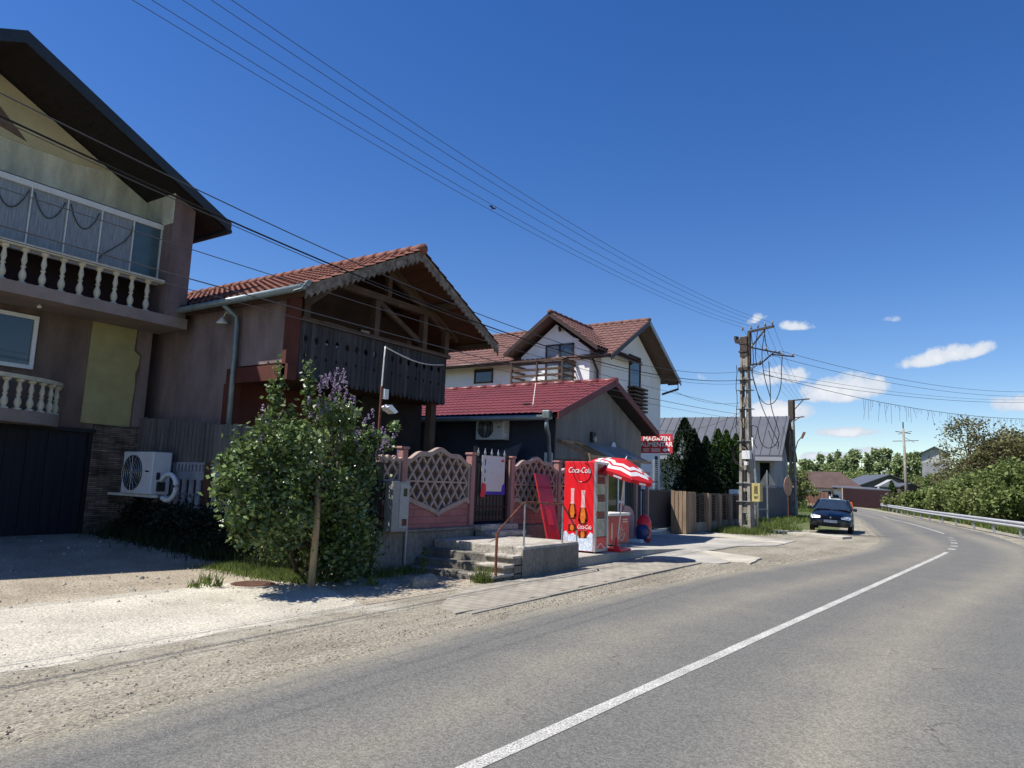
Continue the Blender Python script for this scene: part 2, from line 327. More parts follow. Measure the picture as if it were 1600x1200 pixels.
def ridge_caps(mb, p, q, r=.1, step=.38):
    p = Vector(p); q = Vector(q); n = max(1, int((q-p).length/step)); d = (q-p)/n
    for i in range(n): mb.tube([p+d*i, p+d*(i+1.12)], [r*1.15, r*.9], 10)
    return mb

# foliage: diamond leaf faces around clump centres, fast
def leaf_mesh(name, pts, size, m, parent=None, aspect=.55, jitter=.35, up=.3, droop=0.0):
    n = len(pts); pts = np.asarray(pts, float)
    d = rng.normal(size=(n, 3)); d[:, 2] = d[:, 2]*.6 - droop; d /= np.linalg.norm(d, axis=1)[:, None]
    q = rng.normal(size=(n, 3)); q[:, 2] += up; s = np.cross(d, q); s /= np.linalg.norm(s, axis=1)[:, None]
    L_ = size*(1+jitter*rng.uniform(-1, 1, n))[:, None]
    nn = np.cross(d, s)
    a = pts - d*L_*.5; b = pts + d*L_*.5 - nn*L_*.12; c1 = pts + s*L_*aspect*.5 + nn*L_*.06 - d*L_*.08; c2 = pts - s*L_*aspect*.5 + nn*L_*.06 - d*L_*.08
    v = np.stack([a, c1, b, c2], 1).reshape(-1, 3)
    if parent is not None:
        iv = np.array(wm(parent).inverted()); v = v @ iv[:3, :3].T + iv[:3, 3]
    return quads(name, v, n, m, parent)
def quads(name, v, n, m, parent, tri=False):
    k = 3 if tri else 4
    me = bpy.data.meshes.new(name); me.vertices.add(n*k); me.vertices.foreach_set('co', v.astype(np.float32).ravel())
    me.loops.add(n*k); me.loops.foreach_set('vertex_index', np.arange(n*k, dtype=np.int32))
    me.polygons.add(n); me.polygons.foreach_set('loop_start', np.arange(0, n*k, k, dtype=np.int32)); me.polygons.foreach_set('loop_total', np.full(n, k, dtype=np.int32))
    me.update(calc_edges=True); me.materials.append(m)
    o = bpy.data.objects.new(name, me); COL.objects.link(o); o.parent = parent
    if parent is not None: W[o.name] = wm(parent)
    return o
def clumps(centres, radii, n_each, squash=.8, shell=.55):
    P = []
    for c, r, n in zip(centres, radii, n_each):
        d = rng.normal(size=(n, 3)); d /= np.linalg.norm(d, axis=1)[:, None]
        rr = r*(shell + (1-shell)*rng.uniform(0, 1, n))**1.0 * (1+.25*rng.normal(size=n))
        p = d*rr[:, None]; p[:, 2] *= squash; P.append(p+np.array(c))
    return np.concatenate(P)
def grass(name, pts, h, m, label=None, wd=.012, parent=None):
    n = len(pts); pts = np.asarray(pts, float); hh = h*(.5+rng.uniform(0, 1, n)); a = rng.uniform(0, 6.283, n); ln = rng.normal(size=(n, 2))*.35
    ca, sa = np.cos(a)*wd, np.sin(a)*wd; v = np.zeros((n, 3, 3))
    v[:, 0] = pts + np.stack([ca, sa, np.zeros(n)], 1); v[:, 1] = pts - np.stack([ca, sa, np.zeros(n)], 1)
    v[:, 2] = pts + np.stack([ln[:, 0]*hh, ln[:, 1]*hh, hh], 1)
    if parent is not None: v = v - np.array(wm(parent).translation)
    o = quads(name, v.reshape(-1, 3), n, m, parent, True)
    if label: tag(o, label, name.replace('_', ' '), None, 'stuff')
    return o

# ------------------------------------------------------------------ ground, road, pavements
def spline(pts, n=12):
    P = [Vector(p) for p in pts]; P = [P[0]*2-P[1]]+P+[P[-1]*2-P[-2]]; o = []
    for i in range(1, len(P)-2):
        for k in range(n):
            t = k/n; a, b, c, d = P[i-1:i+3]
            o.append(.5*((2*b)+(c-a)*t+(2*a-5*b+4*c-d)*t*t+(3*b-a-3*c+d)*t*t*t))
    o.append(P[-2]); return o
LE = [(-5.4, -25), (-5.0, -8), (-4.86, 2), (-5.0, 6.5), (-4.88, 10), (-4.7, 12.4), (-4.12, 16.7), (-3.5, 20.7), (-3.2, 24.5), (-3.25, 28.4), (-3.57, 31.9), (-4.65, 38.4), (-6.9, 51.8), (-9.9, 67), (-21.0, 110), (-36, 158), (-75, 250)]
RE = [(2.6, -25), (2.5, -8), (2.5, 2), (2.4, 6.5), (2.3, 10), (2.2, 12.4), (2.05, 16.7), (1.75, 20.7), (1.55, 24.5), (1.3, 28.4), (1.05, 32.5), (0.3, 40), (-1.9, 52.5), (-4.9, 67), (-16.0, 113), (-30, 162), (-68, 256)]
LS, RS = spline([(x, y, 0) for x, y in LE]), spline([(x, y, 0) for x, y in RE])
rx_y = np.array([p.y for p in RS]); rx_x = np.array([p.x for p in RS]); lx_y = np.array([p.y for p in LS]); lx_x = np.array([p.x for p in LS])
def rr(y): return float(np.interp(y, rx_y, rx_x))
def lr(y): return float(np.interp(y, lx_y, lx_x))
def sm(t): t = min(1, max(0, t)); return t*t*(3-2*t)
def gz(x, y):
    z = 0
    if x < -9.6 and y < 10.5: z += .26*sm((-9.6-x)/6.9*.9)*(1-sm((y-9.2)/1.3))
    if y > 30:
        d = x-rr(y)-5-max(0, y-85)*.24
        if d > 0: z += 14*sm(d/42)*sm((y-34)/95)
    return z
xs = sorted(set([-900, -500, -250, -150, -100, -70, -50, -40, -35] + [round(-30+i*1.0, 2) for i in range(71)] + [45, 55, 70, 90, 130, 250, 500, 900]))
ys = sorted(set([-300, -100, -50, -30] + [round(-20+i*1.0, 2) for i in range(41)] + [22+i*2.5 for i in range(70)] + [205, 230, 270, 330, 420, 600, 900, 1600]))
mb = MB(); nx = len(xs)
mb.v = [(x, y, gz(x, y)-.0) for y in ys for x in xs]
mb.f = [(j*nx+i, j*nx+i+1, (j+1)*nx+i+1, (j+1)*nx+i) for j in range(len(ys)-1) for i in range(nx-1)]
earth = mat('meadow_earth', (.055, .085, .022), .95, .3, .25, .4, 8, col2=(.11, .12, .045), fine=.3)
tag(mb.build('ground', earth), kind='structure')

dirt = mat('dusty_dirt', (.22, .185, .135), .97, .25, .9, 1.0, 35, col2=(.38, .33, .255), fine=.45, detail=14)
gravelm = mat('roadside_gravel', (.20, .180, .135), .97, .25, .8, 1.2, 60, col2=(.36, .325, .25), fine=.6, stretch=(1.5, .55, 1), detail=14)
def blend_to(m, c2, expr):   # second ground colour where the worn concrete thins out into gravel
    t = m.node_tree; b = bsdf(m); src = b.inputs['Base Color'].links[0].from_socket; n = t.nodes.new; l = t.links.new
    g = n('ShaderNodeNewGeometry'); sp = n('ShaderNodeSeparateXYZ'); l(g.outputs['Position'], sp.inputs[0]); ns = n('ShaderNodeTexNoise'); ns.inputs['Scale'].default_value = .8; ns.inputs['Detail'].default_value = 12; ns.inputs['Roughness'].default_value = .7; l(g.outputs['Position'], ns.inputs[0])
    def q(op, a, b_):
        z = n('ShaderNodeMath'); z.operation = op
        for i, v in enumerate((a, b_)):
            if isinstance(v, (int, float)): z.inputs[i].default_value = v
            else: l(v, z.inputs[i])
        return z.outputs[0]
    a = q('MULTIPLY', q('ADD', q('SUBTRACT', -6.15, sp.outputs[0]), q('MULTIPLY', q('SUBTRACT', ns.outputs[0], .5), 4.5)), 1.3)
    y = q('MULTIPLY', q('SUBTRACT', 7.6, sp.outputs[1]), 1.5)
    k = q('MULTIPLY', q('MINIMUM', q('MAXIMUM', a, 0), 1), q('MINIMUM', q('MAXIMUM', y, 0), 1))
    f = n('ShaderNodeTexNoise'); f.inputs['Scale'].default_value = 40; f.inputs['Detail'].default_value = 6; l(g.outputs['Position'], f.inputs[0])
    mr = n('ShaderNodeMapRange'); mr.inputs[1].default_value = .3; mr.inputs[2].default_value = .7; mr.inputs[3].default_value = .75; mr.inputs[4].default_value = 1.2; l(f.outputs[0], mr.inputs[0])
    cc = n('ShaderNodeVectorMath'); cc.operation = 'SCALE'; cc.inputs[0].default_value = c2; l(mr.outputs[0], cc.inputs['Scale'])
    mx = n('ShaderNodeMix'); mx.data_type = 'RGBA'; l(k, mx.inputs['Factor']); l(src, mx.inputs['A']); l(cc.outputs[0], mx.inputs['B']); l(mx.outputs['Result'], b.inputs['Base Color'])
blend_to(gravelm, (.43, .40, .33), None)
def sheet(name, x0, x1, y0, y1, m, dz, st=.5, cut=None):
    mb = MB(); X = np.arange(x0, x1+1e-6, st); Y = np.arange(y0, y1+1e-6, st)
    mb.v = [(x, y, gz(x, y)+dz) for y in Y for x in X]; n = len(X)
    for j in range(len(Y)-1):
        for i in range(n-1):
            if cut is None or cut((X[i]+X[i+1])/2, (Y[j]+Y[j+1])/2): mb.f.append((j*n+i, j*n+i+1, (j+1)*n+i+1, (j+1)*n+i))
    return mb.build(name, m)
tag(sheet('dirt_yard', -27, -8, -12, 9.5, dirt, .004), kind='structure')
def strip(name, left, right, m, z, nu=8, jit=0.0, uv=True):
    mb = MB(); n = min(len(left), len(right)); vs = []; uvs = []; acc = 0
    for i in range(n):
        a = Vector(left[i]); b = Vector(right[i])
        if i: acc += ((a+b)/2-(Vector(left[i-1])+Vector(right[i-1]))/2).length
        ja = random.uniform(-jit, jit); jb = random.uniform(-jit, jit)
        for k in range(nu+1):
            p = a.lerp(b, k/nu)
            if k == 0: p.x += ja
            if k == nu: p.x += jb
            vs.append((p.x, p.y, z)); uvs.append(((a-b).length*k/nu, acc))
    mb.v = vs; mb.f = [(i*(nu+1)+k, i*(nu+1)+k+1, (i+1)*(nu+1)+k+1, (i+1)*(nu+1)+k) for i in range(n-1) for k in range(nu)]
    me = bpy.data.meshes.new(name); me.from_pydata(mb.v, [], mb.f); me.materials.append(m)
    ul = me.uv_layers.new(name='UVMap')
    for lp in me.loops: ul.data[lp.index].uv = uvs[lp.vertex_index]
    o = bpy.data.objects.new(name, me); COL.objects.link(o); return o
def dense(P, st=.3, ymax=60):
    o = []
    for a, b in zip(P[:-1], P[1:]):
        n = max(1, int((b-a).length/st)) if a.y < ymax else 1
        o += [a.lerp(b, k/n) for k in range(n)]
    o.append(P[-1]); return o
def pair(A, B_, st=.3):
    oa, ob = [], []
    for i in range(len(A)-1):
        n = max(1, int((A[i+1]-A[i]).length/st)) if A[i].y < 50 else 1
        for k in range(n): oa.append(A[i].lerp(A[i+1], k/n)); ob.append(B_[i].lerp(B_[i+1], k/n))
    return oa+[A[-1]], ob+[B_[-1]]
# asphalt: grey with light aggregate, dusty tan lanes
asph = mat('dusty_asphalt', (.1, .1, .1), .88, .1, 1, .5, 90, spec=.25); t = asph.node_tree; n = t.nodes.new; l = t.links.new; b = bsdf(asph)
def ndm(op, a, b_=None):
    q = n('ShaderNodeMath'); q.operation = op
    for i, v in enumerate((a, b_)):
        if v is None: continue
        if isinstance(v, (int, float)): q.inputs[i].default_value = v
        else: l(v, q.inputs[i])
    return q.outputs[0]
uvn = n('ShaderNodeUVMap'); sp = n('ShaderNodeSeparateXYZ'); l(uvn.outputs[0], sp.inputs[0]); U = sp.outputs[0]
c = n('ShaderNodeTexCoord')
mp = n('ShaderNodeMapping'); mp.inputs['Scale'].default_value = (.7, .06, 1); l(uvn.outputs[0], mp.inputs[0])
n1 = n('ShaderNodeTexNoise'); n1.inputs['Scale'].default_value = 1.6; n1.inputs['Detail'].default_value = 7; l(mp.outputs[0], n1.inputs['Vector'])
n2 = n('ShaderNodeTexNoise'); n2.inputs['Scale'].default_value = 1.1; n2.inputs['Detail'].default_value = 8; l(c.outputs['Object'], n2.inputs['Vector'])
def bump_at(u0, wd, amp): return ndm('MULTIPLY', ndm('MAXIMUM', ndm('SUBTRACT', 1, ndm('ABSOLUTE', ndm('DIVIDE', ndm('SUBTRACT', U, u0), wd))), 0), amp)
dust = ndm('ADD', ndm('ADD', bump_at(1.65, .75, .75), bump_at(4.0, .9, 1.05)), ndm('ADD', bump_at(0, .45, 1.3), bump_at(7.2, .9, 1.1)))
dust = ndm('ADD', ndm('MULTIPLY', dust, ndm('ADD', ndm('MULTIPLY', n1.outputs[0], 1.4), .1)), ndm('MULTIPLY', ndm('SUBTRACT', n2.outputs[0], .5), .9))
dust = ndm('MINIMUM', ndm('MAXIMUM', ndm('MULTIPLY', dust, .95), 0), 1)
mx = n('ShaderNodeMix'); mx.data_type = 'RGBA'; mx.inputs['A'].default_value = (.132, .130, .119, 1); mx.inputs['B'].default_value = (.222, .204, .162, 1); l(dust, mx.inputs['Factor'])
vo = n('ShaderNodeTexVoronoi'); vo.inputs['Scale'].default_value = 65; l(c.outputs['Object'], vo.inputs['Vector'])
sc_ = n('ShaderNodeSeparateXYZ'); l(vo.outputs['Color'], sc_.inputs[0])
spk = n('ShaderNodeMapRange'); spk.inputs[1].default_value = 0; spk.inputs[2].default_value = 1; spk.inputs[3].default_value = .72; spk.inputs[4].default_value = 1.28; l(sc_.outputs[0], spk.inputs[0])
n3 = n('ShaderNodeTexNoise'); n3.inputs['Scale'].default_value = 220; n3.inputs['Detail'].default_value = 2; l(c.outputs['Object'], n3.inputs['Vector'])
n3m = n('ShaderNodeMapRange'); n3m.inputs[1].default_value = .3; n3m.inputs[2].default_value = .7; n3m.inputs[3].default_value = .8; n3m.inputs[4].default_value = 1.2; l(n3.outputs[0], n3m.inputs[0])
s1 = n('ShaderNodeVectorMath'); s1.operation = 'SCALE'; l(mx.outputs['Result'], s1.inputs[0]); dn_ = n('ShaderNodeTexNoise'); dn_.inputs['Scale'].default_value = 2.2; dn_.inputs['Detail'].default_value = 8; l(c.outputs['Object'], dn_.inputs['Vector'])
dv = n('ShaderNodeVectorMath'); dv.operation = 'MULTIPLY_ADD'; l(dn_.outputs['Color'], dv.inputs[0]); dv.inputs[1].default_value = (.9, .9, .9); l(c.outputs['Object'], dv.inputs[2])
cv = n('ShaderNodeTexVoronoi'); cv.feature = 'DISTANCE_TO_EDGE'; cv.inputs['Scale'].default_value = .33; l(dv.outputs[0], cv.inputs['Vector'])
crk = ndm('MULTIPLY', ndm('MAXIMUM', ndm('SUBTRACT', 1, ndm('DIVIDE', cv.outputs['Distance'], .0045)), 0), ndm('MINIMUM', ndm('MAXIMUM', ndm('MULTIPLY', ndm('SUBTRACT', n2.outputs[0], .47), 9), 0), 1))
l(ndm('MULTIPLY', ndm('MULTIPLY', spk.outputs[0], n3m.outputs[0]), ndm('SUBTRACT', 1, ndm('MULTIPLY', crk, .5))), s1.inputs['Scale']); l(s1.outputs[0], b.inputs['Base Color'])
A_, B2 = pair(LS, RS)
tag(strip('road', A_, B2, asph, .016, 8, .05), kind='structure')
# road shoulders of gravel
Lsh = [Vector((-9.7 if p.y < 9 else (-9.7+(p.y-9)*.02 if p.y < 31 else max(-9.3+(31-p.y)*.0, p.x-3)) if p.y < 36 else p.x-1.4, p.y, 0)) for p in LS]
La, Lb = pair(Lsh, [p+Vector((.25, 0, 0)) for p in LS])
tag(strip('gravel_shoulder', La, Lb, gravelm, .008, 6, .06), kind='structure')
Ra, Rb = pair([p-Vector((.25, 0, 0)) for p in RS], [p+Vector((1.5, 0, 0)) for p in RS])
tag(strip('gravel_verge', Ra, Rb, gravelm, .008, 3, .15), kind='structure')
tag(sheet('gravel_verge', 3, 30, -20, 30, gravelm, .004, 1.0), kind='structure')
# centre line
rp = MT['roadpaint']; t = rp.node_tree; tr = t.nodes.new('ShaderNodeBsdfTransparent'); ms = t.nodes.new('ShaderNodeMixShader'); vn = t.nodes.new('ShaderNodeTexNoise'); vn.inputs['Scale'].default_value = 85; vn.inputs['Detail'].default_value = 6
vn.inputs['Roughness'].default_value = .75
c = t.nodes.new('ShaderNodeTexCoord'); mr = t.nodes.new('ShaderNodeMapRange'); mr.inputs[1].default_value = .47; mr.inputs[2].default_value = .63
t.links.new(c.outputs['Object'], vn.inputs['Vector']); t.links.new(vn.outputs[0], mr.inputs[0]); t.links.new(mr.outputs[0], ms.inputs[0]); t.links.new(bsdf(rp).outputs[0], ms.inputs[1]); t.links.new(tr.outputs[0], ms.inputs[2])
t.links.new(ms.outputs[0], [q for q in t.nodes if q.type == 'OUTPUT_MATERIAL'][0].inputs[0])
CLp = spline([(-4.43, -25, 0), (-3.12, -5, 0), (-2.56, 3.6, 0), (-2.12, 10.3, 0), (-1.65, 17.4, 0), (-1.22, 24, 0), (-1.06, 26.9, 0), (-1.01, 28.8, 0), (-1.07, 31.7, 0), (-1.31, 35.5, 0), (-1.63, 39, 0), (-2.51, 44.2, 0), (-4.24, 53, 0), (-6.16, 61.3, 0), (-9.2, 75.8, 0), (-20, 112, 0)])
def line(y0, y1, wd):
    P = [p for p in dense(CLp, .3, 80) if y0 <= p.y <= y1]
    return strip('centre_line', [p-Vector((wd/2, 0, 0)) for p in P], [p+Vector((wd/2, 0, 0)) for p in P], rp, .021, 1, .004)
tag(line(-25, 26.3, .115), kind='structure')
for y0 in (27.6, 29.6, 31.6, 33.6, 35.6): tag(line(y0, y0+.75, .22), kind='structure')
tag(line(39.5, 100, .12), kind='structure')
# light concrete apron on the left
conc = mat('sunbleached_concrete', (.34, .315, .255), .95, .2, .9, 1.0, 40, col2=(.52, .485, .40), fine=.35, detail=14)
def ragged(poly, st=.25, j=.05):
    o = []
    for a, b in zip(poly, poly[1:]+poly[:1]):
        a = Vector(a); b = Vector(b); n = max(1, int((b-a).length/st))
        for k in range(n): o.append(a.lerp(b, k/n)+Vector((random.uniform(-j, j), random.uniform(-j, j), 0)))
    return o
def slab(name, poly, z0, z1, m, j=.04): return MB().prism([(p[0], p[1], z0) for p in ragged([(*q, 0) for q in poly], .25, j)], (0, 0, z1-z0)).build(name, m)
tag(slab('concrete_apron', [(-9.5, -10), (-9.5, 3.8), (-9.43, 5.9), (-9.75, 6.6), (-9.6, 7.2), (-8.95, 7.75), (-8.2, 7.85), (-7.5, 7.6), (-7.0, 6.9), (-6.75, 5.2), (-6.6, 3), (-6.5, -10)], -.02, .0095, conc, .07), kind='structure')
# paver pavement with kerb
tag(slab('pavement', [(-5.56, 7.35), (-5.56, 16.1), (-6.84, 16.1), (-6.84, 9.0), (-6.6, 8.5), (-6.3, 8.0), (-6.0, 7.5)], -.05, .028, PAVER, .06), kind='structure')
tag(MB().prism([(-8.9, 7.9, .0), (-6.84, 7.0, 0), (-6.84, 10.0, 0), (-8.9, 10.0, 0)], (0, 0, .013)).build('verge_strip', dirt), kind='structure')
kb = MB()
for i in range(9): kb.box((-5.56+.0+random.uniform(-.008, .008), 7.45+i*.97, -.05), (-5.45+random.uniform(-.008, .008), 7.45+i*.97+.955, (.036 if i > 1 else .026)+random.uniform(-.006, .006)))
tag(kb.build('kerb', mat('grey_kerb_concrete', (.25, .23, .19), .95, .25, 1.5, .6, 30), bevel=.01), kind='structure')
# broken concrete driveway before the shop gate
conc2 = mat('patched_concrete', (.26, .245, .215), .95, .2, .7, .8, 30, col2=(.43, .41, .36), fine=.3, detail=12)
tag(slab('driveway', [(-10.6, 17.0), (-6.7, 16.2), (-5.1, 16.3), (-4.9, 18.4), (-6.4, 19.3), (-6.3, 22), (-5.5, 23.5), (-5.6, 26.5), (-9.0, 28), (-10.8, 28)], -.02, .03, conc2), kind='structure')
tag(slab('concrete_strip', [(-5.0, 16.9), (-4.55, 16.9), (-4.75, 18.6), (-6.3, 19.35), (-6.9, 19.5)], .0, .045, conc, .02), kind='structure')
tag(slab('concrete_strip', [(-8.8, 26.4), (-6.2, 24.4), (-5.5, 24.6), (-5.7, 25.3), (-8.6, 27.4)], .0, .045, conc, .02), kind='structure')
tag(slab('concrete_strip', [(-9.3, 33.5), (-7.9, 31.3), (-4.6, 29.7), (-4.4, 30.7), (-7.6, 32.6), (-9.1, 35.4)], .0, .085, conc, .02), kind='structure')
# pebbles
def pebbles(name, pts, s0, s1, m, label):
    n = len(pts); s = rng.uniform(s0, s1, n)**1; base = np.array([(1, 0, 0), (-1, 0, 0), (0, 1, 0), (0, -1, 0), (0, 0, .8), (0, 0, -.5)], float)
    v = base[None]*s[:, None, None]*rng.uniform(.55, 1.2, (n, 6, 1)) + rng.normal(size=(n, 6, 3))*s[:, None, None]*.12 + np.array(pts)[:, None]
    tri = np.array([(0, 2, 4), (2, 1, 4), (1, 3, 4), (3, 0, 4), (2, 0, 5), (1, 2, 5), (3, 1, 5), (0, 3, 5)])
    me = bpy.data.meshes.new(name); me.from_pydata(v.reshape(-1, 3).tolist(), [], (tri[None]+np.arange(n)[:, None, None]*6).reshape(-1, 3).tolist()); me.materials.append(m)
    o = bpy.data.objects.new(name, me); COL.objects.link(o); tag(o, label, 'pebbles', None, 'stuff')
P = []
for _ in range(5200):
    y = random.uniform(.5, 1)**1.2*24-1 if random.random() < .35 else random.uniform(0, 24); e = lr(y)
    x = e - abs(random.gauss(.0, .9)) - .02 if random.random() < .75 else random.uniform(-12, e)
    if y > 7.4 and y < 16.2 and -6.95 < x < -5.4: x = random.uniform(-5.4, e)
    if x < -6.9 and y > 7.4: continue
    P.append((x, y, .012+gz(x, y)))
pebbles('gravel', P, .004, .016, MT['pebble'], 'loose grey gravel scattered along the edge of the road')
P = [(random.gauss(-9.9, .8), random.gauss(6.2, 1.0), .015) for _ in range(60)] + [(random.uniform(-16, -10), random.uniform(3, 8.6), .1) for _ in range(60)]
P = [(x, y, gz(x, y)+.01) for x, y, z in P]
pebbles('rubble', P, .01, .045, mat('pale_rubble', (.36, .33, .28), .95, .3, 5, .3, island=.4), 'pale rubble lumps on the dirt by the garage')
P = [(random.uniform(lr(y)+.1, 2), y, .018) for y in [random.uniform(1.5, 22) for _ in range(170)]]
pebbles('grit', P, .003, .008, MT['pebble'], 'sparse grit and tiny stones lying on the asphalt')
# manhole
t_ = thing('manhole_cover', 'round rusty cast iron manhole cover set in the pale concrete', 'manhole', (-9.27, 7.07, .022))
MB().lathe((-9.27, 7.07, .0), [(.37, 0), (.37, .026), (.335, .027), (.33, .022), (0.001, .022)], 32).build('frame', conc, t_)
mb = MB().lathe((-9.27, 7.07, .02), [(.325, 0), (.325, .008), (.001, .008)], 32)
for i in range(-6, 7):
    q = math.sqrt(.3**2-(i*.046)**2); mb.box((-9.27+i*.046-.012, 7.07-q, .026), (-9.27+i*.046+.012, 7.07+q, .036))
mb.build('lid', MT['manhole'], t_)

# ------------------------------------------------------------------ left house
PROF = [(.105, 0), (.105, .05), (.06, .07), (.05, .1), (.075, .16), (.088, .24), (.075, .32), (.045, .40), (.04, .45), (.062, .47), (.062, .50), (.04, .52), (.05, .58), (.07, .66), (.055, .76), (.04, .86), (.05, .89), (.08, .92), (.1, .94), (.1, 1.0)]
def baluster(x, y, z, h, par):
    s = h/1.0
    return MB().lathe((x, y, z), [(r*.78, q*h) for r, q in PROF], 12).build('baluster', MT['baluster'], par, smooth=True)
h = thing('left_house', 'tall unfinished house with dark overhanging roof, stacked balustrade balconies and a garage', 'house', (-16.5, 5.2, .2))
MB().prism([(-27, 1.3, -.1), (-27, 9.1, -.1), (-27, 9.1, 4.95), (-27, 1.3, 4.95)], (10.5, 0, 0)).build('lower_wall', MT['brownwall'], h)
MB().prism([(-27, 1.3, 4.95), (-27, 9.1, 4.95), (-27, 9.1, 7.82), (-27, 5.2, 9.72), (-27, 1.3, 7.82)], (10.5, 0, 0)).build('upper_wall', MT['cream'], h)
MB().prism([(-16.499, 3.3, 8.35), (-16.499, 7.0, 8.35), (-16.499, 7.75, 8.45), (-16.499, 5.2, 9.69), (-16.499, 3.0, 8.62)], (.02, 0, 0)).build('gable_render', MT['yellowcream'], h)
MB().prism([(-16.478, 4.6, 8.75), (-16.478, 6.0, 8.42), (-16.478, 5.3, 9.08), (-16.478, 4.9, 9.2)], (.012, 0, 0)).build('gable_patch', MT['brownwall'], h)
# roof: two thick slopes with dark soffit
def roof_slab(name, x0, x1, ra, za, re, ze, th, m, par): return MB().prism([(x0, ra, za), (x0, re, ze), (x0, re, ze+th), (x0, ra, za+th)], (x1-x0, 0, 0)).build(name, m, par)
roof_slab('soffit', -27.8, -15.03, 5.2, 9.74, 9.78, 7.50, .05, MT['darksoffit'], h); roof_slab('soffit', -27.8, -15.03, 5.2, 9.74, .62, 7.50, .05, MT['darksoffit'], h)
rf = roof_slab('roof', -27.9, -14.97, 5.2, 9.80, 9.86, 7.51, .13, MT['darkroof'], h); roof_slab('roof', -27.9, -14.97, 5.2, 9.80, .54, 7.51, .13, MT['darkroof'], h)
for s_ in (1, -1): MB().prism([(-14.965, 5.2, 9.70), (-14.965, 5.2+s_*4.70, 7.44), (-14.965, 5.2+s_*4.70, 7.66), (-14.965, 5.2, 9.95)], (.05, 0, 0)).build('fascia', MT['darkroof'], h)
g_ = MB()
for k in range(-9, 10): g_.box((-14.99+0, 5.2+k*.5-.02, 0), (-14.985, 5.2+k*.5+.02, .01))
MB().tube([(-27.8, 9.92, 7.48), (-15.0, 9.92, 7.48)], .07, 8).build('gutter', MT['darkroof'], h)
# loggia wing wall, slab, glazing
MB().box((-16.5, 8.68, 5.175), (-15.32, 9.2, 8.2)).build('wing_wall', MT['pinkstucco'], h)
MB().box((-16.48, 8.66, 7.33), (-15.33, 8.678, 8.13)).build('wing_wall_render', MT['cream'], h)
MB().box((-16.5, 1.2, 7.9-.1), (-15.32, 1.72, 8.1)).box((-16.5, 1.2, 4.95), (-15.32, 1.72, 7.9)).build('wing_wall', MT['pinkstucco'], h)
MB().box((-16.5, 1.15, 4.93), (-15.3, 9.25, 5.17)).build('balcony_slab', MT['slabc'], h)
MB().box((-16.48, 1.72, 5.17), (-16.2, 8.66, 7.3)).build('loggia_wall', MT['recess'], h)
gf = MB().box((-15.80, 1.72, 7.22), (-15.70, 8.68, 7.34)).box((-15.80, 1.72, 5.90), (-15.70, 8.68, 5.97))
MB().box((-16.5, 1.72, 7.34), (-15.70, 8.68, 7.36)).build('loggia_lid', MT['darkroof'], h)
my = [1.75, 2.45, 3.15, 3.85, 4.55, 5.23, 5.93, 6.62, 7.31, 8.01, 8.66]
for y in my: gf.box((-15.79, y-.012, 5.97), (-15.71, y+.012, 7.22))
fr = gf.build('glazing_frame', MT['whitemetal'], h)
for a, b_ in zip(my[:-1], my[1:]):
    MB().box((-15.76, a+.02, 5.97), (-15.75, b_-.02, 7.22)).build('pane', MT['frost'] if a > 8 else MT['curtain'], h)
for (a, b_) in [(5.93, 6.62), (6.62, 7.31), (5.23, 5.93)]:
    MB().tube([(-15.73, a+.05+(b_-a-.1)*k/10, 7.15-.45*math.sin(math.pi*k/10)**.8) for k in range(11)], .012, 5).build('light_string', MT['cable'], h)
MB().tube([(-15.73, 8.0-.12*k+.1*math.sin(k), 7.1-.2*k) for k in range(6)], .01, 5).build('light_string', MT['cable'], h)
MB().box((-15.56, 1.72, 5.88), (-15.36, 8.66, 5.965)).build('handrail', MT['baluster'], h, bevel=.01)
for k in range(19): baluster(-15.46, 8.32-k*.352, 5.17, .71, h)
# lower curved balcony
def arc(a0, a1, n, rx_=1.28, ry_=3.0, r_off=0): return [(-16.5+(rx_+r_off)*math.cos(a0+(a1-a0)*k/n), 4.25+(ry_+r_off)*math.sin(a0+(a1-a0)*k/n)) for k in range(n+1)]
A0 = arc(-math.pi/2, math.pi/2, 28)
MB().prism([(x, y, 2.50) for x, y in A0], (0, 0, .24)).build('balcony_slab', MT['slabc'], h)
hr = MB(); Ai = arc(-math.pi/2*.97, math.pi/2*.97, 28, r_off=-.17); Ao = arc(-math.pi/2*.97, math.pi/2*.97, 28, r_off=-.0)
for i in range(28): hr.prism([(*Ai[i], 3.34), (*Ai[i+1], 3.34), (*Ao[i+1], 3.34), (*Ao[i], 3.34)], (0, 0, .08))
hr.build('handrail', MT['baluster'], h)
Am = arc(-math.pi/2*.95, math.pi/2*.95, 400, r_off=-.09); acc = 0; prev = Am[-1]; last = -1
for p in reversed(Am):
    acc += math.dist(p, prev); prev = p
    if last < 0 or acc-last > .27: baluster(p[0], p[1], 2.74, .6, h); last = acc
